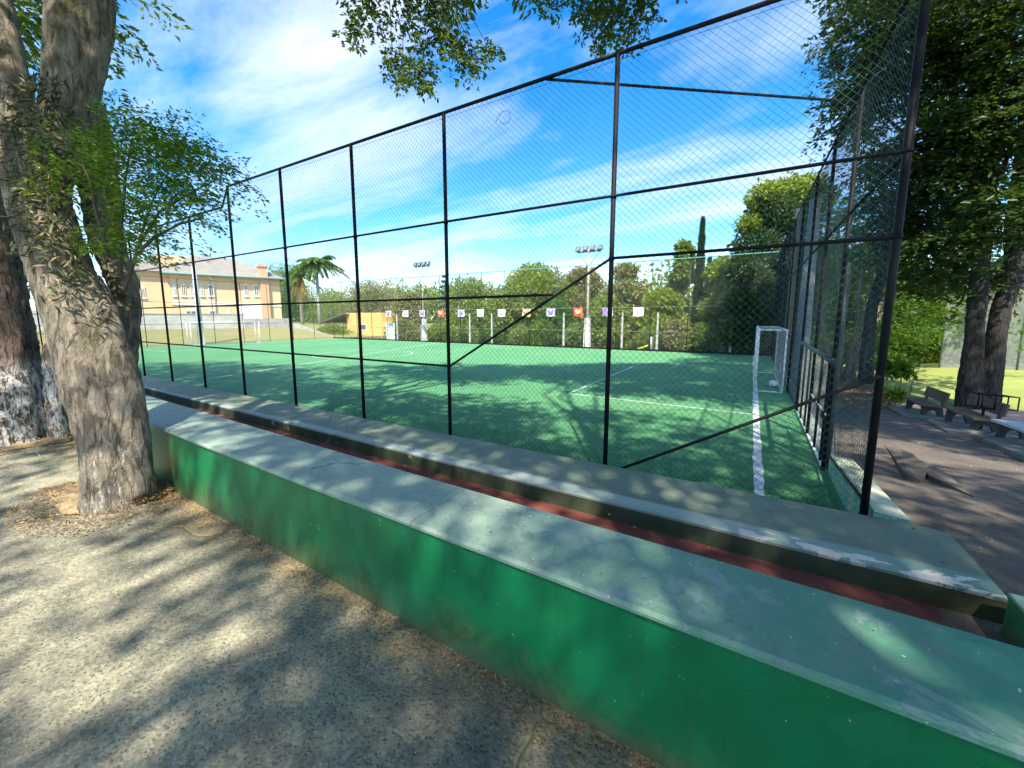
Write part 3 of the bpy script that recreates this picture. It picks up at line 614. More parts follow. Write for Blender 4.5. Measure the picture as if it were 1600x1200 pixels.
# corner brace high up
cb1 = at_y(851, 121, YF); o = MB().tube([(-2.47, YF, 5.13), (XR, 7.7, 5.12)], 0.018, 8).build('brace', 'black_paint', nf, of)
lw = thing('low_wall', 'low flaking green wall under the end fence with sunlit pale top', 'wall', (1.24, 6.1, -0.2)); ow = (1.24, 6.1, -0.2)
MB().hexa([(1.115, 4.905, -.35), (1.39, 4.905, -.35), (1.39, 7.37, -.45), (1.115, 7.37, -.45)], [(1.115, 4.905, .245), (1.39, 4.905, .225), (1.39, 7.37, .045), (1.115, 7.37, .065)]).build('wall_body', 'block_green', lw, ow, bevel=0.01)
MB().hexa([(1.122, 4.905, .2475), (1.385, 4.905, .2275), (1.385, 7.365, .0475), (1.122, 7.365, .0675)], [(1.13, 4.905, .256), (1.38, 4.905, .236), (1.38, 7.36, .056), (1.13, 7.36, .076)]).build('wall_top', 'block_top_sunlit', lw, ow)
MB().tube([(1.085, 5.0, .272), (1.085, 7.4, .085)], 0.014, 6).build('edge_pipe', 'black_paint', lw, ow)
kb = MB().hexa([(1.12, 7.9, -.7), (1.32, 7.9, -.7), (1.32, 29, -1.1), (1.12, 29, -1.1)], [(1.12, 7.9, -.12), (1.32, 7.9, -.12), (1.32, 29, -.12), (1.12, 29, -.12)]).build('kerb', 'grey_concrete', None, (1.2, 18, -.5), bevel=0.01)
tag(kb, 'narrow grey concrete kerb along the foot of the end fence', 'kerb')

# far side fence and left fence
YQ = 29.0
ff = thing('far_fence', 'tall thin mesh fence with teal top rail along the far side of the pitch', 'fence', (-20, YQ, ZP)); o2 = (-20, YQ, ZP)
FX = [XR - 2.4 * k for k in range(18)] + [-41.5]
for x in FX: MB().tube([(x, YQ, ZP), (x, YQ, 6.02)], 0.028, 6).build('post', 'dark_green_paint', ff, o2)
MB().tube([(-41.5, YQ, 6.05), (XR, YQ, 6.0)], 0.035, 6).build('top_rail', 'teal_rail', ff, o2)
MB().tube([(-41.5, YQ, 2.86), (XR, YQ, 2.86)], 0.02, 6).build('rail', 'wire_grey', ff, o2)
MB().tube([(-41.5, YQ, 1.15), (XR, YQ, 1.15)], 0.018, 6).build('rail', 'wire_grey', ff, o2)
MB().box(-41.5, XR - .06, YQ - .10, YQ - .02, ZP - .1, ZP + .12).build('kick_board', 'black_paint', ff, o2)
for k in range(len(FX) - 1):
    mb = MB(); chain(mb, (FX[k + 1], YQ + .03), (FX[k], YQ + .03), ZP, ZP, 6.0, 6.0, 0.17, 0.003); mb.build('mesh_panel', 'wire_grey', ff, o2)
for x in (-31.3, -22.0, -19.6, -12.77, -8.15, -5.68, -1.15):
    MB().hexa([(x - .07, YQ + .10, ZP), (x + .07, YQ + .10, ZP), (x + .07, YQ + .24, ZP), (x - .07, YQ + .24, ZP)], [(x - .05, YQ + .11, 2.5), (x + .05, YQ + .11, 2.5), (x + .05, YQ + .21, 2.5), (x - .05, YQ + .21, 2.5)]).build('concrete_post', 'pale_concrete', ff, o2, bevel=0.01)
lf = thing('left_fence', 'thin mesh fence behind the distant goal below the grass bank', 'fence', (-41.5, 17, ZP)); o3 = (-41.5, 17, ZP)
LY = [5.1 + 2.39 * k for k in range(11)]
for y in LY[:-1]: MB().tube([(-41.5, y, ZP), (-41.5, y, 5.4)], 0.026, 6).build('post', 'black_paint', lf, o3)
for z in (5.4, 3.4, 1.6): MB().tube([(-41.5, 5, z), (-41.5, 29, z)], 0.02, 6).build('rail', 'dark_green_paint', lf, o3)
for k in range(10):
    mb = MB(); chain(mb, (-41.47, LY[k]), (-41.47, LY[k + 1]), ZP, ZP, 5.4, 5.4, 0.2, 0.003); mb.build('mesh_panel', 'wire_grey', lf, o3)

# flags along the far fence
FL = [(607, 'lavender'), (634, 'pink'), (660, 'lavender'), (689, 'red'), (721, 'lavender'), (751, 'white'), (784, 'white'), (823, 'yellow'), (861, 'lavender'), (904, 'red'), (950, 'purple'), (998, 'white')]
FLX = ['pale lavender flag with purple emblem beside the white board', 'white flag with pink heart shaped emblem near the orange hut', 'pale lavender flag with purple emblem on the slim floodlight pole', 'red flag with pale chevron between two lavender flags',
       'pale lavender flag with purple emblem between a red and a white flag', 'white flag between a lavender flag and another white flag', 'white flag next to the half pink half yellow flag', 'half pink half yellow flag hanging on the far fence',
       'pale lavender flag between the half yellow flag and a red flag', 'red flag with pale chevron by the floodlight pole with white base', 'purple and white flag beside the red one near the floodlight pole', 'white flag next to the purple and white one, end of the row']
for i, (u, kind) in enumerate(FL):
    c = at_y(u, 484, YQ - 0.09); wd, ht = 0.74, 0.62; rows, cols = 6, 8
    root = thing('flag', FLX[i], 'flag', (c.x, YQ - 0.08, 2.86), 'flags hung along the far fence')
    mb = MB(); vs = []
    for j in range(rows + 1):
        for k in range(cols + 1):
            x = -wd / 2 + wd * k / cols; z = -ht * j / rows; vs.append((x + 0.02 * math.sin(j + i), -0.05 - 0.05 * (j / rows) * math.sin(k * 1.3 + i * 2) , z - 0.03 * math.sin(math.pi * k / cols) * (1 if j == 0 else .6)))
    main = {'lavender': 'cloth_lavender', 'white': 'cloth_white', 'red': 'cloth_red', 'pink': 'cloth_white', 'yellow': 'cloth_yellow', 'purple': 'cloth_lavender'}[kind]
    mb.add(vs, [(j * (cols + 1) + k, j * (cols + 1) + k + 1, (j + 1) * (cols + 1) + k + 1, (j + 1) * (cols + 1) + k) for j in range(rows) for k in range(cols)], 0, True)
    cl_ = mb.build('cloth', main, root)
    em = {'lavender': 'cloth_purple', 'white': 'cloth_lavender', 'red': 'cloth_yellow', 'pink': 'cloth_pink', 'yellow': 'cloth_pink', 'purple': 'cloth_purple'}[kind]
    mb = MB(); y = -0.115
    if kind == 'yellow': mb.prism([(-.34, y, -.04), (.34, y, -.04), (.30, y, -.22), (0, y, -.34), (-.34, y, -.24)], (0, .004, 0))
    elif kind == 'purple': mb.prism([(-.33, y, -.03), (-.05, y, -.03), (-.05, y, -.56), (-.33, y, -.56)], (0, .004, 0))
    elif kind == 'white': mb.prism([(0, y, -.12), (.13, y, -.28), (0, y, -.46), (-.13, y, -.28)], (0, .004, 0))
    else:
        mb.prism([(-.22, y, -.10), (-.12, y, -.10), (0, y, -.26), (.12, y, -.10), (.22, y, -.10), (.22, y, -.30), (0, y, -.50), (-.22, y, -.30)], (0, .004, 0))
    mb.build('emblem', em, root)
    for s in (-1, 1): MB().tube([(s * wd / 2, 0.06, 0.0), (s * wd / 2, -.05, -.015)], 0.008, 4).build('tie', 'wire_grey', root)

# ------------------------------------------------------------------ goals
def goal(x, y0, y1, sx, label):
    g = thing('goal', label, 'goal', (x, (y0 + y1) / 2, ZP)); og = (x, (y0 + y1) / 2, ZP); zt = ZP + 1.95; xb = x + sx * 0.72
    for y in (y0, y1):
        MB().tube([(x, y, ZP), (x, y, zt)], 0.038, 10).build('post', 'goal_white', g, og)
        MB().tube([(xb, y, ZP), (xb, y, zt)], 0.024, 8).build('back_post', 'goal_white', g, og)
        MB().tube([(x, y, zt - .01), (xb, y, zt - .01)], 0.026, 8).build('side_bar', 'goal_white', g, og)
        MB().tube([(x, y, ZP + .04), (xb, y, ZP + .04)], 0.022, 8).build('ground_bar', 'goal_white', g, og)
    MB().tube([(x, y0 - .05, zt), (x, y1 + .05, zt)], 0.038, 10).build('crossbar', 'goal_white', g, og)
    MB().tube([(xb, y0, zt - .01), (xb, y1, zt - .01)], 0.022, 8).build('back_bar', 'goal_white', g, og)
    MB().tube([(xb, y0, ZP + .04), (xb, y1, ZP + .04)], 0.022, 8).build('ground_bar', 'goal_white', g, og)
    mb = MB(); chain(mb, (xb - sx * .02, y0), (xb - sx * .02, y1), ZP + .05, ZP + .05, zt, zt, 0.16, 0.0018)
    for y in (y0, y1): chain(mb, (x, y), (xb, y), ZP + .05, ZP + .05, zt, zt, 0.16, 0.0018)
    for k in range(1, 5): wire(mb, (x + sx * .144 * k, y0, zt), (x + sx * .144 * k, y1, zt), 0.0018)
    for k in range(1, 34): wire(mb, (x, y0 + (y1 - y0) * k / 34, zt), (xb, y0 + (y1 - y0) * k / 34, zt), 0.0018)
    mb.build('net', 'net_string', g, og)
goal(0.18, 14.5, 19.55, 1, 'white pipe football goal standing against the end fence')
goal(-39.42, 14.5, 19.8, -1, 'white pipe football goal in front of the grass bank and peach house')
bc = at_z(1212, 605, ZP)
bm = bmesh.new(); bmesh.ops.create_icosphere(bm, subdivisions=3, radius=0.13)
for v in bm.verts: v.co.z *= 0.92; v.co *= 1 + 0.03 * mnoise.noise(v.co * 14)
me = bpy.data.meshes.new('ball'); bm.to_mesh(me); bm.free(); me.materials.append(MATS['ball_white'])
for p in me.polygons: p.use_smooth = True
ball = bpy.data.objects.new('ball', me); COL.objects.link(ball); ball.location = (min(bc.x, 0.72), bc.y, ZP + 0.12); tag(ball, 'small scuffed white ball lying inside the goal by the end fence', 'ball')

# ------------------------------------------------------------------ floodlight poles
def flood(name, label, x, y, z0, ztop, r0, material, lamps, zb=None, rot=0.0):
    g = thing('floodlight_pole', label, 'floodlight', (x, y, z0)); of_ = (x, y, z0)
    MB().tube([(x, y, z0 - .1), (x, y, ztop)], [r0, r0 * .62], 12).build('pole', material, g, of_)
    if zb: MB().hexa([(x - .26, y - .22, z0 - .1), (x + .26, y - .22, z0 - .1), (x + .26, y + .22, z0 - .1), (x - .26, y + .22, z0 - .1)], [(x - .19, y - .16, zb), (x + .19, y - .16, zb), (x + .19, y + .16, zb), (x - .19, y + .16, zb)]).build('base_casing', 'white_paint', g, of_, bevel=0.02)
    if lamps:
        hw = 0.95; cr_ = MB().box(x - hw, x + hw, y - .05, y + .03, ztop - .16, ztop - .06).build('cross_arm', 'lamp_metal', g, of_)
        for s in (-1, 1): MB().tube([(x + s * hw * .9, y, ztop - .12), (x, y, ztop - 1.2)], 0.025, 6).build('strut', 'lamp_metal', g, of_)
        for k in range(4):
            lx = x + hw * (-0.92 + 0.613 * k); a = -0.6 if k < 2 else 0.5
            b4 = [(lx - .20, y - .22, ztop - .03), (lx + .20, y - .22, ztop - .03), (lx + .20, y - .02, ztop - .06), (lx - .20, y - .02, ztop - .06)]
            lm = MB().hexa(b4, [(p[0], p[1] + .10, p[2] + .36) for p in b4]).build('lamp', 'lamp_metal', g, of_, bevel=0.02)
            MB().add([(lx - .16, y - .215 + .0, ztop + .02), (lx + .16, y - .215, ztop + .02), (lx + .16, y - .145, ztop + .28), (lx - .16, y - .145, ztop + .28)], [(0, 1, 2, 3)]).build('lamp_glass', 'lamp_glass', lm, of_)
    return g
flood('p', 'slim floodlight pole with four lamps between orange hut and trees', -28.3, 29.9, ZP, 7.25, 0.11, 'pole_tan', True, 2.0)
flood('p', 'floodlight pole with four lamps and white base beside the red flag', -11.1, 29.9, ZP, 7.25, 0.125, 'pole_tan', True, 2.1)
pc = at_z(313, 537, 0.0)
flood('p', 'pale concrete floodlight pole in front of the peach house', -42.6, at_x(313, 520, -42.6).y, ZP, 6.6, 0.26, 'pole_concrete', False, 1.4)
flood('p', 'stout bluish white concrete pole beside the goal at the end fence', 1.62, 18.3, -0.92, 6.3, 0.27, 'pole_concrete', False)
flood('p', 'weathered tan concrete pole behind the goal under the dark tree', 1.60, 24.6, -0.92, 7.4, 0.24, 'pole_tan', False)

# ------------------------------------------------------------------ benches on the yard
def bench(px, length, label, top='bench_concrete', back=True, rot=0.0, slabw=1.0):
    p = at_right(*px); g = thing('park_bench', label, 'bench', p); g.rotation_euler = (0, 0, rot)
    # local: y along the seat, +x to the back
    MB().hexa([(-.06, -length / 2, .36), (.42, -length / 2, .345), (.42, length / 2, .345), (-.06, length / 2, .36)], [(-.06, -length / 2, .42), (.42, -length / 2, .405), (.42, length / 2, .405), (-.06, length / 2, .42)]).build('seat', top, g, bevel=0.012)
    for y in (-length / 2 + .18, length / 2 - .18):
        prof = [(-.02, 0, 0), (.10, 0, 0), (.13, 0, .16), (.18, 0, .23), (.28, 0, .23), (.34, 0, .16), (.38, 0, 0), (.50, 0, 0), (.45, 0, .34), (.54, 0, .78), (.47, 0, .78), (.40, 0, .344), (.00, 0, .357)] if back else \
               [(-.02, 0, 0), (.10, 0, 0), (.13, 0, .16), (.18, 0, .23), (.28, 0, .23), (.34, 0, .16), (.36, 0, 0), (.48, 0, 0), (.42, 0, .344), (.00, 0, .357)]
        mb = MB(); mb.prism([(q[0], y - .04, q[2]) for q in prof], (0, .08, 0)); mb.build('leg', 'bench_leg', g, bevel=0.008)
    if back: MB().hexa([(.425, -length / 2, .50), (.475, -length / 2, .50), (.475, length / 2, .50), (.425, length / 2, .50)], [(.475, -length / 2, .80), (.525, -length / 2, .80), (.525, length / 2, .80), (.475, length / 2, .80)]).build('backrest', top, g, bevel=0.012)
    return g
def slab(pix, h, label):
    pts = [at_right(*q) for q in pix]; c = sum(pts, Vector()) / len(pts); mb = MB()
    mb.prism([(p.x, p.y, right_z(0, p.y) - .06) for p in pts], (0, 0, h + .06)); o = mb.build('concrete_slab', 'slab_concrete', None, c, bevel=0.02); return tag(o, label, 'slab', None)
ZB = lambda a, c: (1300 + a / 3.75, 480 + c / 3.75)
bench(ZB(474, 622), 1.45, 'brown concrete bench with backrest set farthest from the corner, by the shrub', rot=rad(3))
bench(ZB(734, 702), 1.62, 'brown concrete bench with backrest in front of the forked tree trunk', rot=rad(3))
b3 = at_right(*ZB(1090, 812)); bench(ZB(1085, 822), 1.7, 'backless concrete bench with pale sunlit seat on the longest slab', 'seat_sunlit_pale', False, rot=rad(5))
slab([ZB(330, 588), ZB(415, 642), ZB(520, 655), ZB(640, 652), ZB(600, 615), ZB(420, 585)], 0.035, 'thin greenish concrete slab under the bench by the shrub')
slab([ZB(542, 664), ZB(680, 742), ZB(800, 745), ZB(930, 735), ZB(850, 690), ZB(640, 655)], 0.05, 'mossy concrete slab under the bench at the forked tree')
slab([ZB(850, 775), ZB(1140, 912), ZB(1260, 930), ZB(1330, 860), ZB(1200, 800), ZB(960, 750)], 0.09, 'thick concrete slab with worn reddish edge under the backless bench')
# wire basket frame beside the second bench
wp = at_right(*ZB(985, 735)); bk = thing('wire_basket', 'empty black wire frame basket on a post behind the bench', 'basket', wp)
sc = depth_of(wp) / FPX
pz0, pz1 = 0.62, 0.95
R2 = Vector((_R[0], _R[1], 0)); F2 = Vector((_F[0], _F[1], 0)).normalized()
mbk = MB(); wN = 0.9; dN = 0.35
def cor(i, j, z): return R2 * (wN * (i - 0.62)) + F2 * (dN * j) + Vector((0, 0, z - 0.07 * i))
for z in (pz0, pz1):
    for j in (0, 1): mbk.tube([cor(0, j, z), cor(1, j, z)], 0.014, 6)
    for i in (0, .35, .7, 1): mbk.tube([cor(i, 0, z), cor(i, 1, z)], 0.012, 6)
for i in (0, .35, .7, 1):
    for j in (0, 1): mbk.tube([cor(i, j, pz0), cor(i, j, pz1)], 0.014, 6)
mbk.build('frame', 'black_paint', bk)
MB().tube([cor(.3, .5, 0) - Vector((0, 0, cor(.3, .5, 0).z)), cor(.3, .5, pz0)], 0.03, 8).build('post', 'black_paint', bk)
# heaved asphalt over a root
hv = [ZB(*q) for q in [(293, 800), (345, 860), (400, 960), (440, 1010), (520, 1030), (560, 990), (470, 915), (400, 850)]]
pts = [at_right(*q) for q in hv]; c0 = sum(pts, Vector()) / len(pts); mb = MB()
base_ = [(p.x, p.y, right_z(0, p.y) - .02) for p in pts]; hts = [.02, .05, .08, .10, .07, .16, .18, .09]
mb.add(base_ + [(p[0], p[1], p[2] + h) for p, h in zip(base_, hts)] + [(c0.x, c0.y, right_z(0, c0.y) + .09)], [tuple((i, (i + 1) % 8, 8 + (i + 1) % 8, 8 + i)) for i in range(8)] + [(8 + i, 8 + (i + 1) % 8, 16) for i in range(8)])
hb = mb.build('heaved_asphalt', 'asphalt', None, c0); tag(hb, 'wedge of broken asphalt heaved up by a root in the yard', 'broken asphalt')
ck = [at_right(*ZB(*q)) for q in [(540, 1000), (600, 1015), (650, 1000), (700, 1040), (760, 1070), (810, 1090), (828, 1115)]]
hb2 = [at_right(*ZB(*q)) for q in [(470, 912), (640, 990), (830, 1112), (700, 1062), (560, 1010)]]; c1 = sum(hb2, Vector()) / len(hb2)
bs = [(p.x, p.y, right_z(0, p.y) - .02) for p in hb2]; mb = MB(); n5 = len(bs)
mb.add(bs + [(p[0], p[1], p[2] + h) for p, h in zip(bs, [.12, .12, .03, .06, .10])], [(i, (i + 1) % n5, n5 + (i + 1) % n5, n5 + i) for i in range(n5)] + [tuple(range(n5, 2 * n5))])
tag(mb.build('lifted_asphalt', 'asphalt', None, c1), 'thin lifted asphalt plate with a crack beside the heaved wedge', 'broken asphalt')

# ------------------------------------------------------------------ peach house and neighbours
dh = Vector((0.285, 0.9585, 0)); nh = Vector((0.9585, -0.285, 0)); P0 = at_x(440, 470, -60.0); P0.z = 0
def hs_(u, v):
    d = ray(u, v); t = ((np.array(P0) - _C) @ np.array(nh)) / (d @ np.array(nh)); p = _C + d * t
    return float((p - np.array(P0)) @ np.array(dh)), float(p[2])
def HP(s, n_, z): return P0 + dh * s + nh * n_ + Vector((0, 0, z))
def hbox(mb, s0, s1, n0, n1, z0, z1, mi=0): return mb.hexa([HP(s0, n1, z0), HP(s1, n1, z0), HP(s1, n0, z0), HP(s0, n0, z0)], [HP(s0, n1, z1), HP(s1, n1, z1), HP(s1, n0, z1), HP(s0, n0, z1)], mi)
Z3 = lambda a, c: (200 + a / 4, 380 + c / 4)
zg = 1.2; sE, zE = hs_(*Z3(945, 222)); sL = hs_(*Z3(255, 190))[0]; sFar = hs_(*Z3(40, 190))[0]
hc = HP((sL + sE) / 2, -5, zg)
ho = thing('house', 'large two storey peach house with hipped tile roof beyond the pitch', 'house', hc)
hbox(MB(), sL, sE, -10, 0, zg - 1, zE).build('wall', 'peach_wall', ho, hc)
hbox(MB(), sFar - 2, sL - .02, -10, -1.2, zg - 1, zE + .15).build('wall', 'peach_wall', ho, hc)
s0b, zb_ = hs_(*Z3(190, 90)); s1b, _ = hs_(*Z3(430, 95))
hbox(MB(), s0b * 1.02, s1b, -9, -4.5, zE - .2, zb_ + .9).build('upper_block', 'peach_wall', ho, hc)
zR = hs_(*Z3(560, 118))[1] + 1.2; sa, sb = hs_(*Z3(430, 125))[0], hs_(*Z3(700, 125))[0]; ov = .8
rm = MB(); A = [HP(sL - ov, ov, zE - .05), HP(sE + ov, ov, zE - .05), HP(sE + ov, -10 - ov, zE - .05), HP(sL - ov, -10 - ov, zE - .05), HP(sa, -5, zR), HP(sb, -5, zR)]
rm.add(A, [(0, 1, 5, 4), (1, 2, 5), (2, 3, 4, 5), (3, 0, 4), (3, 2, 1, 0)]); ro = rm.build('roof', 'roof_tile', ho, hc)
for (q0, q1) in ((0, 1), (1, 2)):
    MB().tube([A[q0] + Vector((0, 0, -.06)), A[q1] + Vector((0, 0, -.06))], 0.16, 6).build('gutter', 'roof_edge', ro, hc)
rm = MB(); A2 = [HP(sFar - 3, -.5, zE + .1), HP(sL - .1, -.5, zE + .1), HP(sL - .1, -10.5, zE + .1), HP(sFar - 3, -10.5, zE + .1), HP(sFar - 1, -5.5, zE + 1.7), HP(sL - .1, -5.5, zE + 1.7)]
rm.add(A2, [(0, 1, 5, 4), (2, 3, 4, 5), (3, 0, 4), (1, 2, 5), (3, 2, 1, 0)]); rm.build('roof', 'roof_tile', ho, hc)
_, zB0 = hs_(*Z3(600, 390)); hbox(MB(), sL - .03, sE + .03, -.1, .10, zB0, zB0 + .38).build('band', 'white_paint', ho, hc)
def window(a0, a1, c0, c1, n0=0.0):
    s0, z1 = hs_(*Z3(a0, c0)); s1, z0 = hs_(*Z3(a1, c1))
    wv_ = hbox(MB(), s0, s1, n0 - .02, n0 + .10, z0, z1).build('window', 'white_paint', ho, hc)
    m = (s0 + s1) / 2; fr = .09
    for (q0, q1) in ((s0 + fr, m - fr / 2), (m + fr / 2, s1 - fr)):
        hbox(MB(), q0, q1, n0 + .10, n0 + .115, z0 + fr, z1 - fr * 3).build('pane', 'glass', wv_, hc)
    hbox(MB(), s0 - .1, s1 + .1, n0 + .0, n0 + .16, z0 - .12, z0 - .01).build('sill', 'white_paint', wv_, hc)
for a0, a1 in ((275, 305), (328, 364), (385, 416), (447, 476), (498, 538), (722, 752), (784, 818)): window(a0, a1, 252, 330)
window(75, 112, 268, 340, -1.2)
for a0, a1 in ((358, 426), (506, 548), (622, 642)): window(a0, a1, 412, 452)
s0, _ = hs_(*Z3(826, 300)); s1, _ = hs_(*Z3(876, 300)); zc_ = hs_(*Z3(850, 150))[1]
hbox(MB(), s0, s1, -.6, .55, zg - 1, zc_).build('chimney', 'chimney_brick', ho, hc)
hbox(MB(), s0 - .15, s1 + .15, -.75, .7, zc_, zc_ + .25).build('chimney_cap', 'chimney_brick', ho, hc)
for a_ in (540, 680): 
    s_, _ = hs_(*Z3(a_, 300)); MB().tube([HP(s_ - .6, .75, zE - .15), HP(s_, .12, zE - .9), HP(s_, .12, zg)], 0.07, 6).build('downpipe', 'white_paint', ho, hc)
s0, z1 = hs_(*Z3(690, 388)); s1, z0 = hs_(*Z3(838, 462)); hbox(MB(), s0, s1, .02, .3, z0 - 1, z1).build('annexe', 'white_paint', ho, hc)
# grey boundary wall
NW = 6.0
def hw_(u, v):
    pn = P0 + nh * NW; d = ray(u, v); t = ((np.array(pn) - _C) @ np.array(nh)) / (d @ np.array(nh)); p = _C + d * t; return float((p - np.array(pn)) @ np.array(dh)), float(p[2])
sw, zw = hw_(*Z3(725, 447)); sw2, zw2 = hw_(*Z3(1010, 470))
wl = thing('boundary_wall', 'long bare grey concrete wall in front of the peach house', 'wall', HP(-15, NW, 0)); owl = HP(-15, NW, 0)
hbox(MB(), -45, sw, NW - .2, NW, -.5, zw).build('wall_body', 'pale_concrete', wl, owl)
hbox(MB(), sw + .01, sw2, NW - .35, NW - .02, -.5, zw2).build('wall_body', 'grey_concrete', wl, owl)
hbox(MB(), -45, sw + .05, NW - .26, NW + .06, zw + .002, zw + .10).build('coping', 'grey_concrete', wl, owl)
# ramp wall sloping down
q0, q1 = at_x(452, 503, -52), at_x(522, 526, -44); c_ = (q0 + q1) / 2
mb = MB(); mb.hexa([(q0.x, q0.y, -.5), (q1.x, q1.y, -.5), (q1.x - .2, q1.y + .3, -.5), (q0.x - .2, q0.y + .3, -.5)], [tuple(q0), tuple(q1), (q1.x - .2, q1.y + .3, q1.z), (q0.x - .2, q0.y + .3, q0.z)])
tag(mb.build('ramp_wall', 'grey_concrete', None, c_), 'sloping grey ramp wall descending toward the orange hut', 'wall')
# orange hut
YH = 36.0; h0, h1 = at_y(541, 489, YH), at_y(598, 527, YH); hcen = Vector(((h0.x + h1.x) / 2, YH, ZP))
hut = thing('hut', 'small flat orange hut with dark sloping lean-to roof behind the far fence', 'hut', hcen)
MB().box(h0.x, h1.x, YH, YH + 4, ZP - .3, h0.z).build('wall', 'orange_wall', hut, hcen)
h2, h3 = at_y(598, 504, YH - 1), at_y(606, 527, YH - 1)
MB().box(h1.x + .02, h3.x + .6, YH, YH + 3, ZP - .3, h2.z).build('wall', 'orange_wall', hut, hcen)
r0, r1 = at_y(505, 503, YH - .5), at_y(541, 490, YH - .5)
MB().hexa([(r0.x, YH - 1, r0.z - .15), (r1.x - .02, YH - 1, r1.z - .15), (r1.x - .02, YH + 3, r1.z - .15), (r0.x, YH + 3, r0.z - .15)], [(r0.x, YH - 1, r0.z), (r1.x - .02, YH - 1, r1.z), (r1.x - .02, YH + 3, r1.z), (r0.x, YH + 3, r0.z)]).build('roof', 'dark_shed_roof', hut, hcen)
hw0, hw1 = at_y(563, 506, YH), at_y(573, 516, YH); wn = MB().box(hw0.x, hw1.x, YH - .05, YH + .02, hw1.z, hw0.z).build('window', 'white_paint', hut, hcen)
MB().box(hw0.x + .1, hw1.x - .1, YH - .065, YH - .051, hw1.z + .1, hw0.z - .1).build('pane', 'glass', wn, hcen)
w0, w1 = at_y(604, 504, 29.6), at_y(618, 530, 29.6)
tag(MB().box(w0.x, w1.x, 29.5, 29.56, ZP - .05, w0.z).build('white_board', 'white_paint', None, ((w0.x + w1.x) / 2, 29.5, ZP), bevel=0.01), 'plain white board standing behind the far fence next to the orange hut', 'board')
g0, g1 = at_y(762, 456, 70), at_y(790, 464, 70)
# yellow bar and white stubs behind the far fence
a_, b_ = at_y(992, 547, 30.2), at_y(1012, 540, 30.2); mb = MB(); mb.tube([a_, b_], 0.06, 6); tag(mb.build('yellow_bar', 'yellow_paint', None, (a_ + b_) / 2), 'leaning yellow bar on the verge behind the far fence', 'bar')
a_ = at_y(1018, 548, 30.0); mb = MB(); mb.tube([(a_.x, 30, ZP - .1), (a_.x, 30, ZP + .95)], 0.11, 8); tag(mb.build('white_stub', 'white_paint', None, (a_.x, 30, ZP)), 'short white post stub beside the yellow bar', 'post')

# ------------------------------------------------------------------ trees
def wide(u): return FPX / math.hypot(FPX, u - CX)       # a round thing looks wider off the axis of a wide lens
def PXT(pts, depth):                                   # pixel trunk: (u, v, radius_px) at one distance
    return [at_depth(u, v, depth) for u, v, r in pts], [r * depth / FPX * wide(u) for u, v, r in pts]
def lobe(u, v, depth, rpx, flat=0.85):
    c = at_depth(u, v, depth); r = rpx * depth / FPX * wide(u); return (np.array(c), (r, r, r * flat))
def spray_crown(name, lobes, per_m2, L, nper, leaf, material, root, origin, seed, droop=0.35, aspect=0.42, shell=0.75):
    rng = np.random.default_rng(seed); Cn, Dr, Ln = [], [], []
    for c, r in lobes:
        m = max(4, int(per_m2 * r[0] * r[2] * 4)); u = rng.normal(size=(m, 3)); u /= np.linalg.norm(u, axis=1, keepdims=True)
        rr = (1 - shell * rng.random(m) ** 1.5)
        for k in range(m):
            Cn.append(np.array(c) + u[k] * rr[k] * np.array(r)); d = u[k] * np.array([1, 1, 0.45]) + rng.normal(0, 0.35, 3); d[2] = d[2] * 0.6 + 0.05; Dr.append(d); Ln.append(L * (0.6 + 0.8 * rng.random()))
    P, Dd, S = sprays(Cn, Dr, Ln, nper, leaf, rng, droop)
    return leaf_mesh(name, P, Dd, S, material, root, origin, aspect=aspect, seed=seed)

# --- leaning tree beside the bench wall
B1 = Vector((-6.22, 1.28, 0.0)); dp1 = depth_of(B1)
t1 = thing('leaning_tree', 'broad leaning tree with mossy pale bark beside the green bench wall', 'tree', B1)
mb = MB()
for path in ([(184, 815, 66), (183, 790, 59), (180, 740, 55), (174, 690, 54), (160, 630, 56), (146, 570, 60), (126, 500, 60), (98, 430, 56), (74, 360, 54), (58, 300, 54), (52, 250, 50)],
             [(58, 300, 50), (48, 240, 46), (26, 170, 36), (8, 90, 34), (-8, 0, 34), (-30, -120, 32), (-60, -300, 28)],
             [(62, 300, 48), (84, 235, 50), (104, 170, 46), (118, 100, 50), (126, 40, 55), (132, -40, 55), (146, -160, 50), (190, -330, 42), (260, -470, 34)],
             [(218, 775, 30), (212, 730, 27), (206, 660, 26), (196, 590, 25), (184, 540, 22), (168, 480, 16), (150, 430, 8)]):
    P, Rr = PXT(path, dp1); mb.tube(P, Rr, 16)
P, Rr = PXT([(186, 580, 26), (192, 530, 22), (197, 485, 22), (192, 445, 26), (178, 410, 27), (164, 360, 30), (156, 300, 32), (148, 230, 30), (136, 160, 30)], dp1 + 0.45); mb.tube(P, Rr, 14)
for a in range(0):                                       # root flare
    an = a * .75 - 1.2; mb.tube([B1 + Vector((math.cos(an) * .22, math.sin(an) * .22, .40)), B1 + Vector((math.cos(an) * .36, math.sin(an) * .34, .10)), B1 + Vector((math.cos(an) * .55, math.sin(an) * .48, -.10))], [.08, .08, .04], 8)
organic('trunk', mb, 'bark_main', t1, B1, 0.035, 0.03, (3.2, 3.2, 0.8), 0.012)
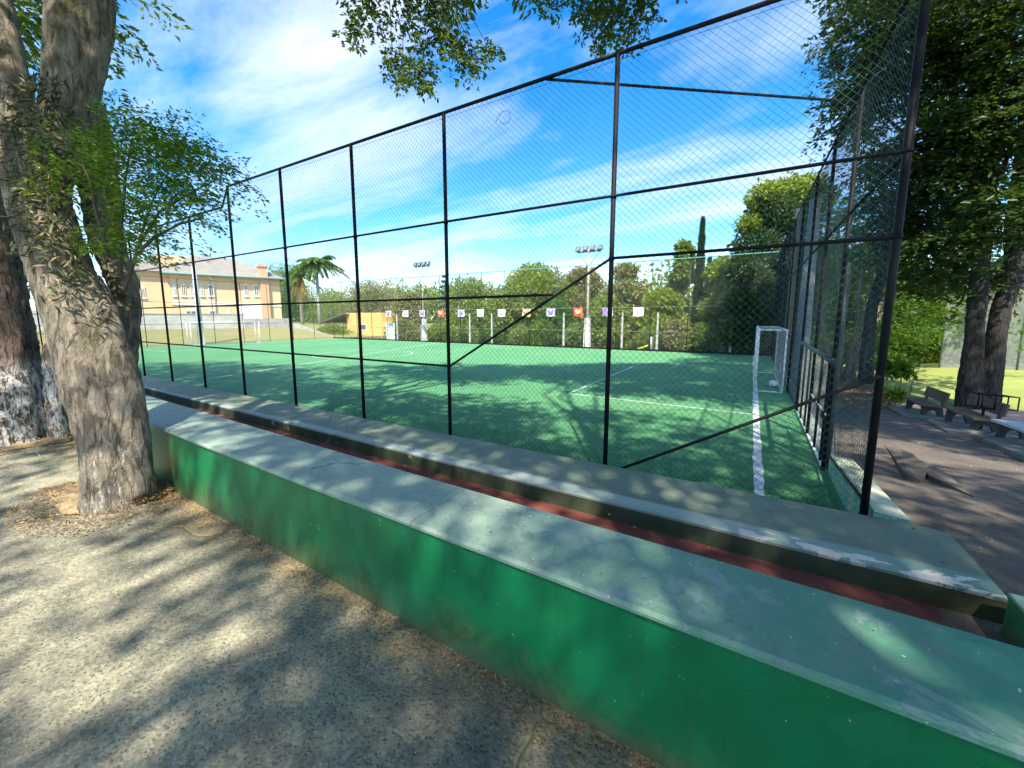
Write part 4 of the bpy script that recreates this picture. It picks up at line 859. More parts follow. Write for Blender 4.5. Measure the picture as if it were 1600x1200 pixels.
# sprouting branches with feathered leaves
stems = [[(196, 450), (212, 400), (226, 350), (240, 310), (262, 270)], [(200, 440), (218, 380), (250, 330), (300, 300), (340, 280)], [(188, 430), (190, 350), (196, 280), (206, 220)], [(210, 400), (240, 372), (280, 350), (318, 340)], [(170, 400), (150, 330), (140, 280), (120, 240)]]
mb = MB(); rngs = np.random.default_rng(5); SCn, SDr, SL = [], [], []
for i, s_ in enumerate(stems):
    dd = dp1 - 0.35 - 0.12 * i
    P = [at_depth(u, v, dd + 0.05 * k) for k, (u, v) in enumerate(s_)]; mb.tube(P, [0.018 - 0.003 * k for k in range(len(P))], 6)
mb.build('sprout', 'twig', t1, B1)
for (u, v, r, n) in [(u - 50, v + 4, r, n) for (u, v, r, n) in [(200, 205, 34, 16), (235, 235, 42, 26), (275, 225, 38, 22), (310, 238, 36, 20), (345, 250, 28, 14), (368, 252, 16, 7), (190, 265, 40, 24), (235, 290, 44, 30), (282, 275, 42, 26), (330, 275, 28, 14), (205, 335, 40, 26), (250, 340, 36, 20), (300, 315, 34, 18), (150, 240, 36, 16), (125, 275, 34, 12), (230, 375, 26, 12), (190, 375, 26, 12), (330, 312, 16, 6), (240, 200, 30, 12), (290, 200, 22, 8), (225, 180, 16, 5)]]:
    for k in range(int(n * 0.85)):
        a, q = rngs.random() * 6.28, math.sqrt(rngs.random()) * r; dd = dp1 - 0.55 + rngs.normal(0, .38)
        SCn.append(np.array(at_depth(u + q * math.cos(a), v + q * math.sin(a), dd))); d = np.array(_R) * (0.75 + .4 * rngs.random()) + np.array([0, 0, 0.15 + .3 * rngs.normal()]) + np.array(_F) * rngs.normal(0, .5); SDr.append(d); SL.append(.34 + .26 * rngs.random())
P, Dd, S = sprays(SCn, SDr, SL, 46, 0.052, rngs, 0.3, 0.26); leaf_mesh('sprout_leaves', P, Dd, S, 'leaf_spray', t1, B1, aspect=0.36, seed=3)
# high crown of the leaning tree and hanging sprigs
l1 = [((-6, -1, 10.2), (3.2, 3.0, 1.3)), ((-3.2, 0.5, 9.7), (2.6, 2.4, 1.1)), ((-9.5, 0.5, 10.5), (3.0, 2.6, 1.3)), ((-9.5, -2.5, 11), (2.2, 1.8, 1.1)), ((-1.0, -2.0, 10.5), (2.6, 2.6, 1.2))]
l1 = [(np.array(c), r) for c, r in l1]
l1 += [(np.array(at_depth(u, v, d)), (r, r, .75)) for u, v, d, r in ((640, -185, 8.0, 2.3), (800, -200, 7.8, 2.3), (480, -200, 8.0, 2.3), (330, -240, 8.0, 2.2), (560, -320, 7.6, 2.4), (720, -330, 7.4, 2.2))]  # lobes above the view, added to merge limb shadows into solid shade
mb = MB(); fork = at_depth(200, -350, dp1)
for c, r in l1: mb.tube(limb_path(fork, c, 0.08, rngs, 6), [.12, .09, .07, .05, .035, .02], 7)
fork2 = at_depth(-60, -300, dp1)
for c, r in l1[2:4]: mb.tube(limb_path(fork2, c, 0.08, rngs, 6), [.16, .13, .1, .08, .05, .03], 7)
def hanging(lst, depth, seed, root, origin, name, start):
    rng = np.random.default_rng(seed); Cn, Dr, Ln = [], [], []; tb = MB()
    for (u, v, r, n) in lst:
        c0 = at_depth(u, v, depth); tb.tube(limb_path(start, c0, 0.05, rng, 6, 0.03), [.03, .024, .018, .012, .008, .004], 5)
        for k in range(n):
            a, q = rng.random() * 6.28, math.sqrt(rng.random()) * r; dd = depth + rng.normal(0, .035 * depth)
            Cn.append(np.array(at_depth(u + q * math.cos(a), v + q * math.sin(a), dd))); Dr.append(rng.normal(size=3) * np.array([1, 1, .5])); Ln.append(.10 + .10 * rng.random())
            if k % 3 == 0: tb.tube([c0, Vector(Cn[-1])], [.010, .004], 4)
    P, Dd, S = sprays(Cn, Dr, Ln, 13, 0.10, rng, 0.3, 0.8); leaf_mesh(name, P, Dd, S, 'leaf_over', root, origin, aspect=0.48, seed=seed); tb.build('twigs', 'twig', root, origin)
hanging([(556, 52, 24, 24), (580, 18, 34, 34), (612, 78, 22, 14), (628, 108, 28, 34), (658, 112, 24, 34), (640, 30, 34, 34), (690, 22, 34, 34), (672, 66, 30, 26), (706, 62, 26, 24), (715, 98, 22, 14), (742, 84, 26, 20), (768, 82, 15, 10), (736, 112, 14, 8), (667, 138, 10, 10), (600, -20, 60, 40), (690, -25, 60, 40)], 8.2, 11, t1, B1, 'hanging_leaves', at_depth(610, -120, 8.4))
spray_crown('crown', l1, 11, 0.85, 46, 0.20, 'leaf_over', t1, B1, 21)
mb.tube(limb_path(fork, at_depth(610, -120, 8.4), 0.1, rngs, 6), [.10, .08, .065, .05, .04, .03], 7); mb.build('limb', 'bark_main', t1, B1)

# epiphytes on the trunk
rngs = np.random.default_rng(9); P, Dd, S = [], [], []
for k in range(1500):
    v = rngs.uniform(120, 470); cxp = np.interp(v, [120, 250, 330, 400, 470], [55, 60, 66, 85, 110]); u = cxp + rngs.normal(0, 36)
    if abs(u - cxp) > 66: continue
    dpt = dp1 - math.sqrt(max(0.01, (58 ** 2 - min(57, abs(u - cxp)) ** 2))) * dp1 / FPX - .01
    if v > 400 and rngs.random() < .7: continue
    P.append(np.array(at_depth(u, v, dpt))); Dd.append(np.array(_R) * rngs.normal(0, 1) + np.array([0, 0, rngs.normal(-.2, .8)]) - np.array(_F) * rngs.random() * .6); S.append(.06 + .09 * rngs.random())
ep = leaf_mesh('climbing_plant', np.array(P), np.array(Dd), S, 'leaf_epi', None, at_depth(66, 330, dp1 - .4), aspect=0.22, seed=4); tag(ep, 'straggly small leaved climbing plant clinging to the leaning trunk', 'plant', None, 'stuff')

# --- big ridged tree behind it
B2 = Vector((-10.95, 1.15, 0.0)); dp2 = depth_of(B2)
t2 = thing('ridged_tree', 'massive dark ridged tree trunk with whitewash remains at its foot', 'tree', B2); mb = MB()
P, Rr = PXT([(16, 712, 96), (14, 690, 84), (8, 640, 72), (2, 580, 62), (-4, 500, 56), (-12, 420, 50), (-22, 330, 46), (-26, 200, 44), (-40, 60, 40), (-60, -100, 36), (-80, -240, 30)], dp2); mb.tube(P, Rr, 18)
for a in range(0):
    an = a * 1.05; mb.tube([B2 + Vector((math.cos(an) * .7, math.sin(an) * .6, .9)), B2 + Vector((math.cos(an) * 1.0, math.sin(an) * .85, .25)), B2 + Vector((math.cos(an) * 1.3, math.sin(an) * 1.0, -.1))], [.25, .22, .1], 8)
organic('trunk', mb, 'bark_dark', t2, B2, 0.05, 0.075, (4.2, 4.2, 0.5), 0.016)
l2 = [(np.array(c), r) for c, r in [((-12, -1, 10.6), (3.4, 3.2, 1.5)), ((-15, 2.2, 10.2), (3.2, 3.0, 1.4)), ((-14.5, -4, 11), (3.2, 3.0, 1.4)), ((-19, 0, 10.5), (3.2, 3.4, 1.5))]]
mb = MB(); f2 = at_depth(-80, -240, dp2)
for c, r in l2: mb.tube(limb_path(f2, c, 0.08, rngs, 6), [.25, .2, .15, .1, .07, .04], 7)
mb.build('limb', 'bark_dark', t2, B2)
spray_crown('crown', l2, 11, 0.85, 44, 0.20, 'leaf_over', t2, B2, 23)
# dark stump between the trunks
Bs = at_z(92, 684, 0); ds = depth_of(Bs); mb = MB(); P, Rr = PXT([(92, 692, 20), (90, 660, 17), (86, 600, 16), (84, 555, 17), (82, 536, 14)], ds); mb.tube(P, Rr, 12)
P, Rr = PXT([(92, 640, 12), (96, 600, 9), (97, 575, 8)], ds); mb.tube(P, Rr, 8)
sm = organic('stump', mb, 'bark_dark', None, Bs, 0.035, 0.05, (6, 6, .8), 0.012); tag(sm, 'charred looking dark stump between the two big trunks', 'stump')
# little green seedling at the foot
sd = at_z(88, 672, 0); rngs = np.random.default_rng(31); m = 46
u_ = rngs.normal(size=(m, 3)); u_[:, 2] = abs(u_[:, 2]) * .7
sd2 = thing('seedling', 'small dark green seedling growing at the foot of the ridged tree', 'plant', sd)
leaf_mesh('leaves', np.array(sd) + u_ * .11 + np.array([0, 0, .16]), u_, .10 + .06 * rngs.random(m), 'leaf_spray', sd2, sd, seed=5); MB().tube([sd, sd + Vector((0, 0, .2))], .008, 5).build('stem', 'twig', sd2, sd)

# soil beds round the two trunks
def bed(name, poly, c, hgt, label):
    mb = MB(); n = 40; ring = []
    poly = [Vector((p[0], p[1], 0)) for p in poly]; seg = []
    for a, d in zip(poly, poly[1:] + poly[:1]): seg += [a + (d - a) * i / 8 for i in range(8)]
    k = len(seg); vs = []
    for j, f in enumerate((1.0, .8, .6, .4, .2)):
        for p in seg:
            q = Vector((c[0], c[1], 0)) + (p - Vector((c[0], c[1], 0))) * f; vs.append((q.x, q.y, 0.016 + hgt * (1 - f) ** .6 + .012 * mnoise.noise(Vector((q.x * 6, q.y * 6, 2)))))
    vs.append((c[0], c[1], hgt))
    fs = [(j * k + i, j * k + (i + 1) % k, (j + 1) * k + (i + 1) % k, (j + 1) * k + i) for j in range(4) for i in range(k)] + [(4 * k + i, 4 * k + (i + 1) % k, 5 * k) for i in range(k)]
    mb.add(vs, fs, 0, True); o = mb.build(name, 'soil'); return struct(o)
bed('soil_bed', [at_z(58, 764, 0)[:2], at_z(98, 806, 0)[:2], at_z(190, 800, 0)[:2], at_z(268, 772, 0)[:2], at_z(272, 752, 0)[:2], (-7.2, 1.88), (-7.4, 1.1)], (B1.x, B1.y), .06, '')
bed('soil_bed', [at_z(-30, 712, 0)[:2], at_z(110, 690, 0)[:2], at_z(118, 668, 0)[:2], (-12.6, 1.9), (-14, 1.0)], (-11.2, 1.3), .07, '')

# leaf litter
def litter(name, label, n, fn, size, seed):
    rng = np.random.default_rng(seed); P = np.array([fn(rng) for _ in range(n)]); Dd = rng.normal(size=(n, 3)); Dd[:, 2] *= .25
    o = leaf_mesh(name, P, Dd, size * (.5 + rng.random(n)), 'leaf_litter', None, tuple(P.mean(0)), aspect=.5, fold=.1, seed=seed); return tag(o, label, 'fallen leaves', None, 'stuff')
litter('fallen_leaves', 'small brown fallen leaves along the foot of the green bench wall', 1500, lambda r: (lambda x: (x, 1.74 + .016 * max(0, -x) - abs(r.normal(0, .10)) - .01, .018))(r.uniform(-7.5, 1.2)), .017, 1)
litter('fallen_leaves', 'dry ochre fallen leaves on the soil around the leaning trunk', 2600, lambda r: (lambda a, q: (B1.x + q * math.cos(a) * 1.1, min(1.8, B1.y + q * math.sin(a) * .8), .05 + .07 * max(0, 1.2 - q)))(r.uniform(0, 6.28), .45 + .42 * r.random() ** .8), .024, 2)
litter('fallen_leaves', 'dry fallen leaves on the soil around the ridged trunk', 1500, lambda r: (lambda a, q: (-11.0 + q * math.cos(a) * 1.2, min(1.85, 1.25 + q * math.sin(a)), .08))(r.uniform(0, 6.28), .9 + .8 * r.random()), .03, 3)
litter('fallen_leaves', 'scattered leaf bits strewn over the asphalt yard', 900, lambda r: (lambda x, y: (x, y, right_z(x, y) + .02))(r.uniform(1.6, 7.5), r.uniform(4.2, 17)), .026, 4)
litter('fallen_leaves', 'brown leaves drifted on the verge under the slender trees', 2500, lambda r: (r.uniform(1.5, 4.6), r.uniform(17, 30), -.86), .10, 5)
litter('fallen_leaves', 'dry leaf bits scattered over the near turf', 260, lambda r: (r.uniform(-9, .9), 5.0 + 8 * r.random() ** 1.5, ZP + .03), .035, 16)
litter('fallen_leaves', 'few leaf bits lying on the weathered step under the fence', 110, lambda r: (r.uniform(-8, 1.5), r.uniform(3.95, 4.85), .212), .025, 6)
litter('fallen_leaves', 'tiny leaf bits lying on the teal bench top', 90, lambda r: (r.uniform(-6, 1.4), r.uniform(1.84, 2.28), .782), .016, 7)
litter('fallen_leaves', 'grit and leaf bits scattered over the foreground paving', 700, lambda r: (r.uniform(-8, 0.5), r.uniform(-.5, 1.7), .02), .016, 8)

# --- trees behind the photographer whose crowns shade the place
def shade_tree(pos, lobes, seed, label, dens, hang=None):
    p = Vector(pos); t = thing('shade_tree', label, 'tree', p); rng = np.random.default_rng(seed); mb = MB()
    zf = 7.0; fk = p + Vector((.2, .3, zf)); mb.tube(limb_path(p - Vector((0, 0, .1)), fk, 0, rng, 6, .03), [.48, .38, .34, .31, .29, .28], 12)
    for c, r in lobes: mb.tube(limb_path(fk, c, 0.1, rng, 6), [.12, .09, .07, .05, .035, .02], 7)
    mb.build('trunk', 'bark_dark', t, p); spray_crown('crown', [(np.array(c), r) for c, r in lobes], dens, 0.9, 46, 0.20, 'leaf_over', t, p, seed)
    return t, fk
t3, fk3 = shade_tree((3.4, -4.2, 0), [((2.6, -3.6, 10.6), (3.4, 3.2, 1.5)), ((5.6, 0.2, 10.2), (3.0, 3.0, 1.4)), ((1.2, 0.6, 10.6), (2.4, 2.2, 1.1)), ((6.5, -6, 11), (3.4, 3.2, 1.5)), ((9.5, -1.5, 10.5), (3.4, 3.2, 1.5)), ((3.5, -8, 11), (3, 3, 1.4)), (tuple(at_depth(980, -185, 8.2)), (2.3, 2.3, .75)), (tuple(at_depth(1120, -230, 8.0)), (2.3, 2.3, .75)), (tuple(at_depth(900, -310, 7.4)), (2.2, 2.2, .7)), (tuple(at_depth(1050, -380, 7.0)), (2.2, 2.2, .7))], 41, 'tall tree behind the photographer shading the end of the bench wall', 11)  # the last lobes, above the view, are added to thicken the shade
hanging([(862, 4, 22, 16), (905, 16, 26, 24), (935, 22, 30, 34), (965, 26, 32, 36), (1000, 18, 30, 34), (950, 62, 20, 18), (985, 56, 22, 16), (925, 50, 18, 10), (936, 78, 9, 6), (960, -25, 70, 50)], 8.6, 12, t3, t3.location, 'hanging_leaves', at_depth(1010, -120, 8.8))
mb = MB(); mb.tube(limb_path(fk3, at_depth(1010, -120, 8.8), .12, rngs, 6), [.10, .08, .065, .05, .04, .03], 7); mb.build('limb', 'bark_dark', t3, t3.location)
shade_tree((-3.0, -9.5, 0), [((-3.2, -8, 9.6), (3.0, 2.6, 1.4)), ((0.6, -9.0, 9.4), (2.8, 2.6, 1.4)), ((-6.8, -7.2, 9.6), (2.8, 2.6, 1.4)), ((-1.2, -12, 10.4), (3.2, 3, 1.5)), ((-9.8, -9.6, 10), (2.2, 2.0, 1.1))], 43, 'tall tree behind the photographer shading the paving', 8.5)

# --- right hand trees
B4 = at_right(*ZB(850, 585)); dp4 = depth_of(B4)
t4 = thing('forked_tree', 'huge dark tree with forked trunk behind the park benches', 'tree', B4); mb = MB()
P, Rr = PXT([(1514, 640, 24), (1516, 600, 20), (1521, 540, 17), (1527, 480, 16), (1531, 420, 15), (1537, 350, 18), (1540, 260, 16), (1535, 130, 13)], dp4); mb.tube(P, Rr, 14)
P, Rr = PXT([(1540, 640, 25), (1545, 595, 21), (1554, 540, 18), (1566, 480, 17), (1580, 420, 15), (1586, 350, 18), (1600, 250, 15), (1620, 130, 12)], dp4); mb.tube(P, Rr, 14)
P, Rr = PXT([(1560, 500, 16), (1585, 440, 13), (1620, 360, 12), (1660, 250, 9)], dp4); mb.tube(P, Rr, 10)
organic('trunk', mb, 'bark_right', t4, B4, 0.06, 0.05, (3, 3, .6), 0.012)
l4 = [lobe(1490, 40, dp4, 120), lobe(1405, 120, dp4 + .5, 85), lobe(1560, 170, dp4 - 1, 115), lobe(1460, 230, dp4, 90), lobe(1585, 320, dp4 - 1, 85), lobe(1375, 40, dp4 + 1, 80), lobe(1350, 150, dp4 + 1.5, 48), lobe(1500, 370, dp4, 70, .6), lobe(1610, 40, dp4 - 1.5, 130), lobe(1450, 330, dp4 + 2, 70), lobe(1590, 440, dp4 + 1, 50, .5), lobe(1450, 430, dp4 + 3, 42, .6), lobe(1400, 270, dp4 + 2, 70), lobe(1330, 200, dp4 + 2, 28), lobe(1430, 385, dp4 + 2, 55), lobe(1480, 440, dp4 + 1, 48, .6), lobe(1400, 335, dp4 + 3, 50), lobe(1540, 430, dp4 + 1, 50, .5), lobe(1600, 200, dp4 - 1, 100), lobe(1420, -90, dp4, 110), lobe(1560, -90, dp4, 130)]
l4_shade = [(np.array(c), r) for c, r in [((3.2, 8.2, 11.2), (2.6, 2.6, 1.3)), ((2.6, 12.2, 11.8), (2.6, 2.6, 1.3)), ((6.0, 9.5, 11.4), (2.8, 2.8, 1.4)), ((8.5, 6.5, 11.2), (2.8, 2.8, 1.4)), ((9.5, 10.5, 11.5), (2.6, 2.6, 1.3)), ((3.8, 15.5, 12.4), (2.4, 2.2, 1.2)), ((0.4, 6.8, 11.8), (2.2, 2.2, 1.2)), ((0.2, 10.4, 12.8), (2.0, 2.0, 1.1))]]  # unseen high lobes added to shade the yard and the goal area
mb = MB(); rngs = np.random.default_rng(77); fk4 = at_depth(1538, 340, dp4)
for c, r in l4: mb.tube(limb_path(fk4, c, .05, rngs, 5), [.13, .1, .07, .05, .03], 6)
mb.build('limb', 'bark_right', t4, B4)
spray_crown('crown', l4 + l4_shade, 20, .95, 46, .20, 'leaf_dark', t4, B4, 51, droop=.45)
spray_crown('low_foliage', [lobe(1440, 500, dp4 + 5, 50, .55), lobe(1480, 470, dp4 + 4, 42, .6), lobe(1560, 430, dp4 + 4, 40, .5), lobe(1600, 520, dp4 + 3, 30, .5), lobe(1420, 455, dp4 + 6, 36, .7)], 13, .8, 44, .17, 'leaf_spray', t4, B4, 52, droop=.45)

B5 = at_z(1352, 598, -.9); dp5 = depth_of(B5)
t5 = thing('slender_tree', 'slender multi stemmed tree with pale leaning stems behind the end fence', 'tree', B5)
for k, path in enumerate([[(1318, 592, 5), (1340, 540, 5), (1368, 490, 4), (1395, 440, 3.5), (1410, 390, 2.5)], [(1322, 594, 5), (1330, 540, 4), (1352, 480, 4), (1372, 420, 3), (1380, 370, 2)], [(1312, 590, 4), (1316, 530, 4), (1312, 460, 3), (1308, 400, 2.5), (1312, 340, 2)],
                          [(1300, 588, 4), (1290, 530, 3.5), (1282, 470, 3), (1280, 400, 2)], [(1352, 602, 13), (1356, 540, 11), (1362, 480, 10), (1380, 420, 8), (1400, 370, 6)], [(1330, 590, 4), (1352, 530, 4), (1385, 480, 3.5), (1420, 440, 3)], [(1334, 592, 3.5), (1338, 520, 3.5), (1342, 450, 3), (1345, 380, 2)]]):
    P, Rr = PXT(path, dp5 + (0 if k == 4 else 1.2)); mb = MB(); mb.tube(P, Rr, 8); mb.build('stem', 'bark_right' if k == 4 else 'bark_pale', t5, B5)
spray_crown('crown', [lobe(1330, 380, dp5 + 1, 46), lobe(1290, 430, dp5 + 3, 36), lobe(1375, 410, dp5 + 1, 42), lobe(1405, 455, dp5 + 2, 36), lobe(1305, 340, dp5 + 3, 40), lobe(1350, 330, dp5 + 2, 42), lobe(1330, 450, dp5 + 3, 34, .6), lobe(1285, 500, dp5 + 5, 28, .7), lobe(1365, 500, dp5 + 4, 30, .6), lobe(1310, 530, dp5 + 6, 26, .6)], 12, .8, 44, .17, 'leaf_fresh', t5, B5, 61, droop=.4)

B6 = Vector((2.6, 31.5, -.3)); dp6 = depth_of(B6)
t6 = thing('dense_tree', 'dense dark tree with sunlit yellow top at the far corner of the pitch', 'tree', B6)
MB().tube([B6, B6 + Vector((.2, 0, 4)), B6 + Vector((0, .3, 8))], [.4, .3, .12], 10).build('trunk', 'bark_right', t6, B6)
l6 = [lobe(1205, 330, dp6, 40), lobe(1180, 385, dp6, 38), lobe(1172, 440, dp6, 36), lobe(1172, 495, dp6 - .5, 36), lobe(1205, 470, dp6, 48), lobe(1225, 400, dp6 + 1, 52), lobe(1240, 335, dp6 + 1, 46), lobe(1270, 310, dp6 + 2, 36), lobe(1210, 530, dp6, 40), lobe(1250, 480, dp6 + 2, 50), lobe(1290, 420, dp6 + 3, 50), lobe(1170, 535, dp6, 26), lobe(1160, 420, dp6 - .5, 30), lobe(1156, 470, dp6 - .5, 30), lobe(1152, 520, dp6 - .5, 28), lobe(1330, 480, dp6 + 4, 60), lobe(1300, 540, dp6 + 4, 40)]
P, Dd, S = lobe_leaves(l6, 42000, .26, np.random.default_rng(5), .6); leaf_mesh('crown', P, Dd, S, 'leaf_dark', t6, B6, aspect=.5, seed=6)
P, Dd, S = lobe_leaves([lobe(1195, 308, dp6, 30), lobe(1230, 300, dp6 + 1, 32), lobe(1265, 290, dp6 + 2, 26), lobe(1170, 350, dp6, 20)], 4200, .26, np.random.default_rng(6), .6); leaf_mesh('crown_top_sunlit', P, Dd, S, 'leaf_yellow', t6, B6, aspect=.5, seed=7)  # yellow leaves paint the sunlight on top of this dark crown

# --- far trees, one builder
def far_tree(name, label, u, vbase, vtop, Y, halfw, material, n, seed, group=None, leaf=.30, nl=9, flat=.8, low=.15):
    rng = np.random.default_rng(seed); p = at_y(u, vbase, Y); top = at_y(u, vtop, Y).z; hwid = 1.22 * abs(at_y(u + halfw, 500, Y).x - at_y(u, 500, Y).x); z0 = -.3; nl = nl + 6; n = int(n * 2.6)
    B = Vector((p.x, Y, z0)); t = thing(name, label, 'tree' if 'shrub' not in name else 'shrub', B, group); H_ = top - z0
    lobes = []
    for k in range(nl):
        f = rng.random(); a = rng.random() * 6.28; rr = hwid * (.34 + .22 * rng.random()); prof = math.sin(math.pi * min(.98, .24 + .62 * f)) 
        lobes.append((np.array([B.x + math.cos(a) * (hwid - rr) * prof * rng.random() ** .5, B.y + math.sin(a) * (hwid - rr) * prof * .8, z0 + H_ * (low + (1 - low) * f) - rr * flat * f]), (rr, rr, rr * flat)))
    lobes.append((np.array([B.x, B.y, top - hwid * .36 * flat]), (hwid * .4, hwid * .4, hwid * .36 * flat)))
    mb = MB(); fk = B + Vector((0, 0, H_ * .35)); mb.tube(limb_path(B - Vector((0, 0, .2)), fk, 0, rng, 4, .04), [.22, .18, .16, .14], 8)
    for c, r in lobes: mb.tube(limb_path(fk, c, .05, rng, 4), [.09, .07, .05, .02], 5)
    mb.build('trunk', 'bark_pale', t, B)
    P, Dd, S = lobe_leaves(lobes, n, leaf, rng, .7); leaf_mesh('crown', P, Dd, S, material, t, B, aspect=.5, seed=seed)
    return t
G1 = 'leafy trees beyond the far fence'
far_tree('round_tree', 'broad olive green tree beyond the fence right of the orange hut', 582, 530, 438, 46, 40, 'leaf_olive', 6500, 101)
far_tree('round_tree', 'low olive tree between the hut and the slim floodlight pole', 640, 530, 455, 40, 26, 'leaf_olive', 4500, 102)
far_tree('round_tree', 'mixed green and brown tree left of the big bright tree', 735, 535, 432, 37, 42, 'leaf_mid', 9000, 103)
far_tree('round_tree', 'biggest bright yellow green tree beyond the far fence', 835, 540, 411, 38, 55, 'leaf_yellow', 12000, 104, nl=12)
far_tree('round_tree', 'dark shaded tree under the bright yellow green crown', 800, 545, 445, 34, 36, 'leaf_mid', 8000, 105)
far_tree('round_tree', 'pale olive tree behind the floodlight pole with the white base', 905, 545, 418, 40, 36, 'leaf_olive', 8000, 106)
far_tree('round_tree', 'loose olive tree between floodlight pole and cypress', 975, 548, 412, 40, 36, 'leaf_olive', 7500, 107)
far_tree('round_tree', 'bright green bushy tree in front of the cypress', 1030, 550, 452, 34, 40, 'leaf_yellow', 8500, 108)
far_tree('round_tree', 'tall narrow light green tree next to the cypress', 1058, 550, 378, 42, 22, 'leaf_mid', 6500, 109, nl=10, low=.35)
far_tree('round_tree', 'fresh green tree against the dense dark tree', 1120, 552, 404, 36, 34, 'leaf_yellow', 8000, 110)
far_tree('round_tree', 'mid green tree behind the purple and white flag', 945, 548, 462, 33.5, 34, 'leaf_mid', 7000, 111)
far_tree('round_tree', 'dark low tree by the shadowed gap beyond the fence', 870, 545, 470, 33.5, 28, 'leaf_spray', 6000, 112)
far_tree('round_tree', 'dusty green tree behind the palm trees', 540, 520, 446, 62, 42, 'leaf_mid', 6000, 113)
far_tree('round_tree', 'dark green tree rising behind the roof of the peach house', 415, 500, 400, 92, 42, 'leaf_mid', 6500, 114, leaf=.55)
far_tree('round_tree', 'rounded green tree between the house roof and the palms', 455, 500, 404, 80, 28, 'leaf_spray', 5500, 115, leaf=.5)
SHL = ['bright yellow green shrub below the red flag between lavender flags', 'mid green shrub between the red flag and the first concrete posts', 'olive shrub right behind the slim floodlight pole', 'taller olive shrub next to the white board', 'olive shrub below the cypress spire', 'mid green shrub between cypress and the dense dark tree', 'mid green shrub behind the leaning yellow bar', 'fresh green shrub below the half pink half yellow flag', 'low yellow green shrub under the lean-to roof of the hut', 'olive shrub touching the dense dark corner tree', 'deep green shrub below the two white flags', 'mid green shrub behind the white based floodlight pole', 'mid green shrub below the purple and white flag', 'mid green shrub between a white flag and the yellow one']
for i, (u, vt, hwp, m, Yd) in enumerate([(690, 505, 26, 'leaf_yellow', 31.6), (725, 508, 22, 'leaf_mid', 31.6), (655, 515, 20, 'leaf_olive', 31.5), (630, 500, 20, 'leaf_olive', 32), (1060, 500, 30, 'leaf_olive', 31.5), (1100, 505, 28, 'leaf_mid', 31.5), (1010, 512, 24, 'leaf_mid', 31.6), (845, 500, 24, 'leaf_fresh', 31.4), (525, 505, 18, 'leaf_yellow', 33), (1140, 500, 26, 'leaf_olive', 31.3), (770, 512, 22, 'leaf_spray', 31.7), (905, 505, 26, 'leaf_mid', 31.6), (960, 505, 26, 'leaf_mid', 31.7), (815, 508, 20, 'leaf_mid', 31.8)]):
    far_tree('shrub', SHL[i], u, 545, vt, Yd, hwp, m, 3000, 130 + i, 'shrubs behind the far fence', leaf=.22, nl=6, low=.05)
# distant wood closing the view
rng = np.random.default_rng(300); lob = []
for k in range(90):
    x = -150 + 175 * k / 90 + rng.normal(0, 2); y = 78 + rng.normal(0, 6) + .12 * abs(x + 40); r = 3.2 + 2 * rng.random(); lob.append((np.array([x, y, r * .5 + 5.0 * rng.random() + .6]), (r * 1.2, r, r)))
P, Dd, S = lobe_leaves(lob, 60000, .75, rng, .7); dw = leaf_mesh('distant_wood', P, Dd, S, 'leaf_mid', None, (-40, 80, 0), aspect=.55, seed=8); tag(dw, 'distant band of woodland closing the view beyond the pitch', 'woodland', None, 'stuff')
lob = []
for k in range(60):
    x = 3 + 70 * k / 60 + rng.normal(0, 1); y = 52 + rng.normal(0, 4) - .25 * max(0, x - 20); r = 2.6 + 1.6 * rng.random(); lob.append((np.array([x, y, r * .6 + 6.0 * rng.random() - 1.5]), (r * 1.2, r, r)))
P, Dd, S = lobe_leaves(lob, 42000, .55, rng, .7); dw = leaf_mesh('distant_wood', P, Dd, S, 'leaf_dark', None, (30, 52, 0), aspect=.55, seed=9); tag(dw, 'shaded woodland behind the lawn on the bench side', 'woodland', None, 'stuff')

# cypress, norfolk pine
def conic(name, label, u, vbase, vtop, Y, wpx, n, seed, material='leaf_cypress', layers=False):
    rng = np.random.default_rng(seed); p = at_y(u, vbase, Y); top = at_y(u, vtop, Y).z; wd = abs(at_y(u + wpx, 500, Y).x - at_y(u, 500, Y).x); B = Vector((p.x, Y, -.3)); t = thing(name, label, 'tree', B); H_ = top + .3
    MB().tube([B, B + Vector((0, 0, H_))], [.2, .02], 8).build('trunk', 'bark_right', t, B)
    f = rng.random(n) ** .8; 
    if layers: f = np.floor(f * 11) / 11 + .03 * rng.random(n)
    r = wd * (1 - f) ** .75 * (np.sqrt(rng.random(n)) if layers else (.55 + .5 * rng.random(n))) ; a = rng.random(n) * 6.28
    if not layers: r *= 1 + .22 * np.sin(f * 40 + a * 2)
    P = np.stack([B.x + r * np.cos(a), B.y + r * np.sin(a), -.3 + H_ * (.06 + .94 * f)], 1); Dd = np.stack([np.cos(a) * .5, np.sin(a) * .5, np.full(n, .9 if not layers else .1)], 1) + rng.normal(0, .3, (n, 3))
    leaf_mesh('crown', P, Dd, .30 * (.6 + .6 * rng.random(n)), material, t, B, aspect=.35, seed=seed)
conic('cypress', 'tall narrow dark cypress spire beyond the far fence', 1086, 550, 343, 40, 10, 5200, 201)
conic('cypress', 'shorter dark cypress close to the tall spire', 1100, 550, 405, 39, 8, 3000, 202)
conic('conifer', 'small tiered conifer standing behind the fence near the palm side', 697, 535, 425, 52, 14, 2200, 203, layers=True)

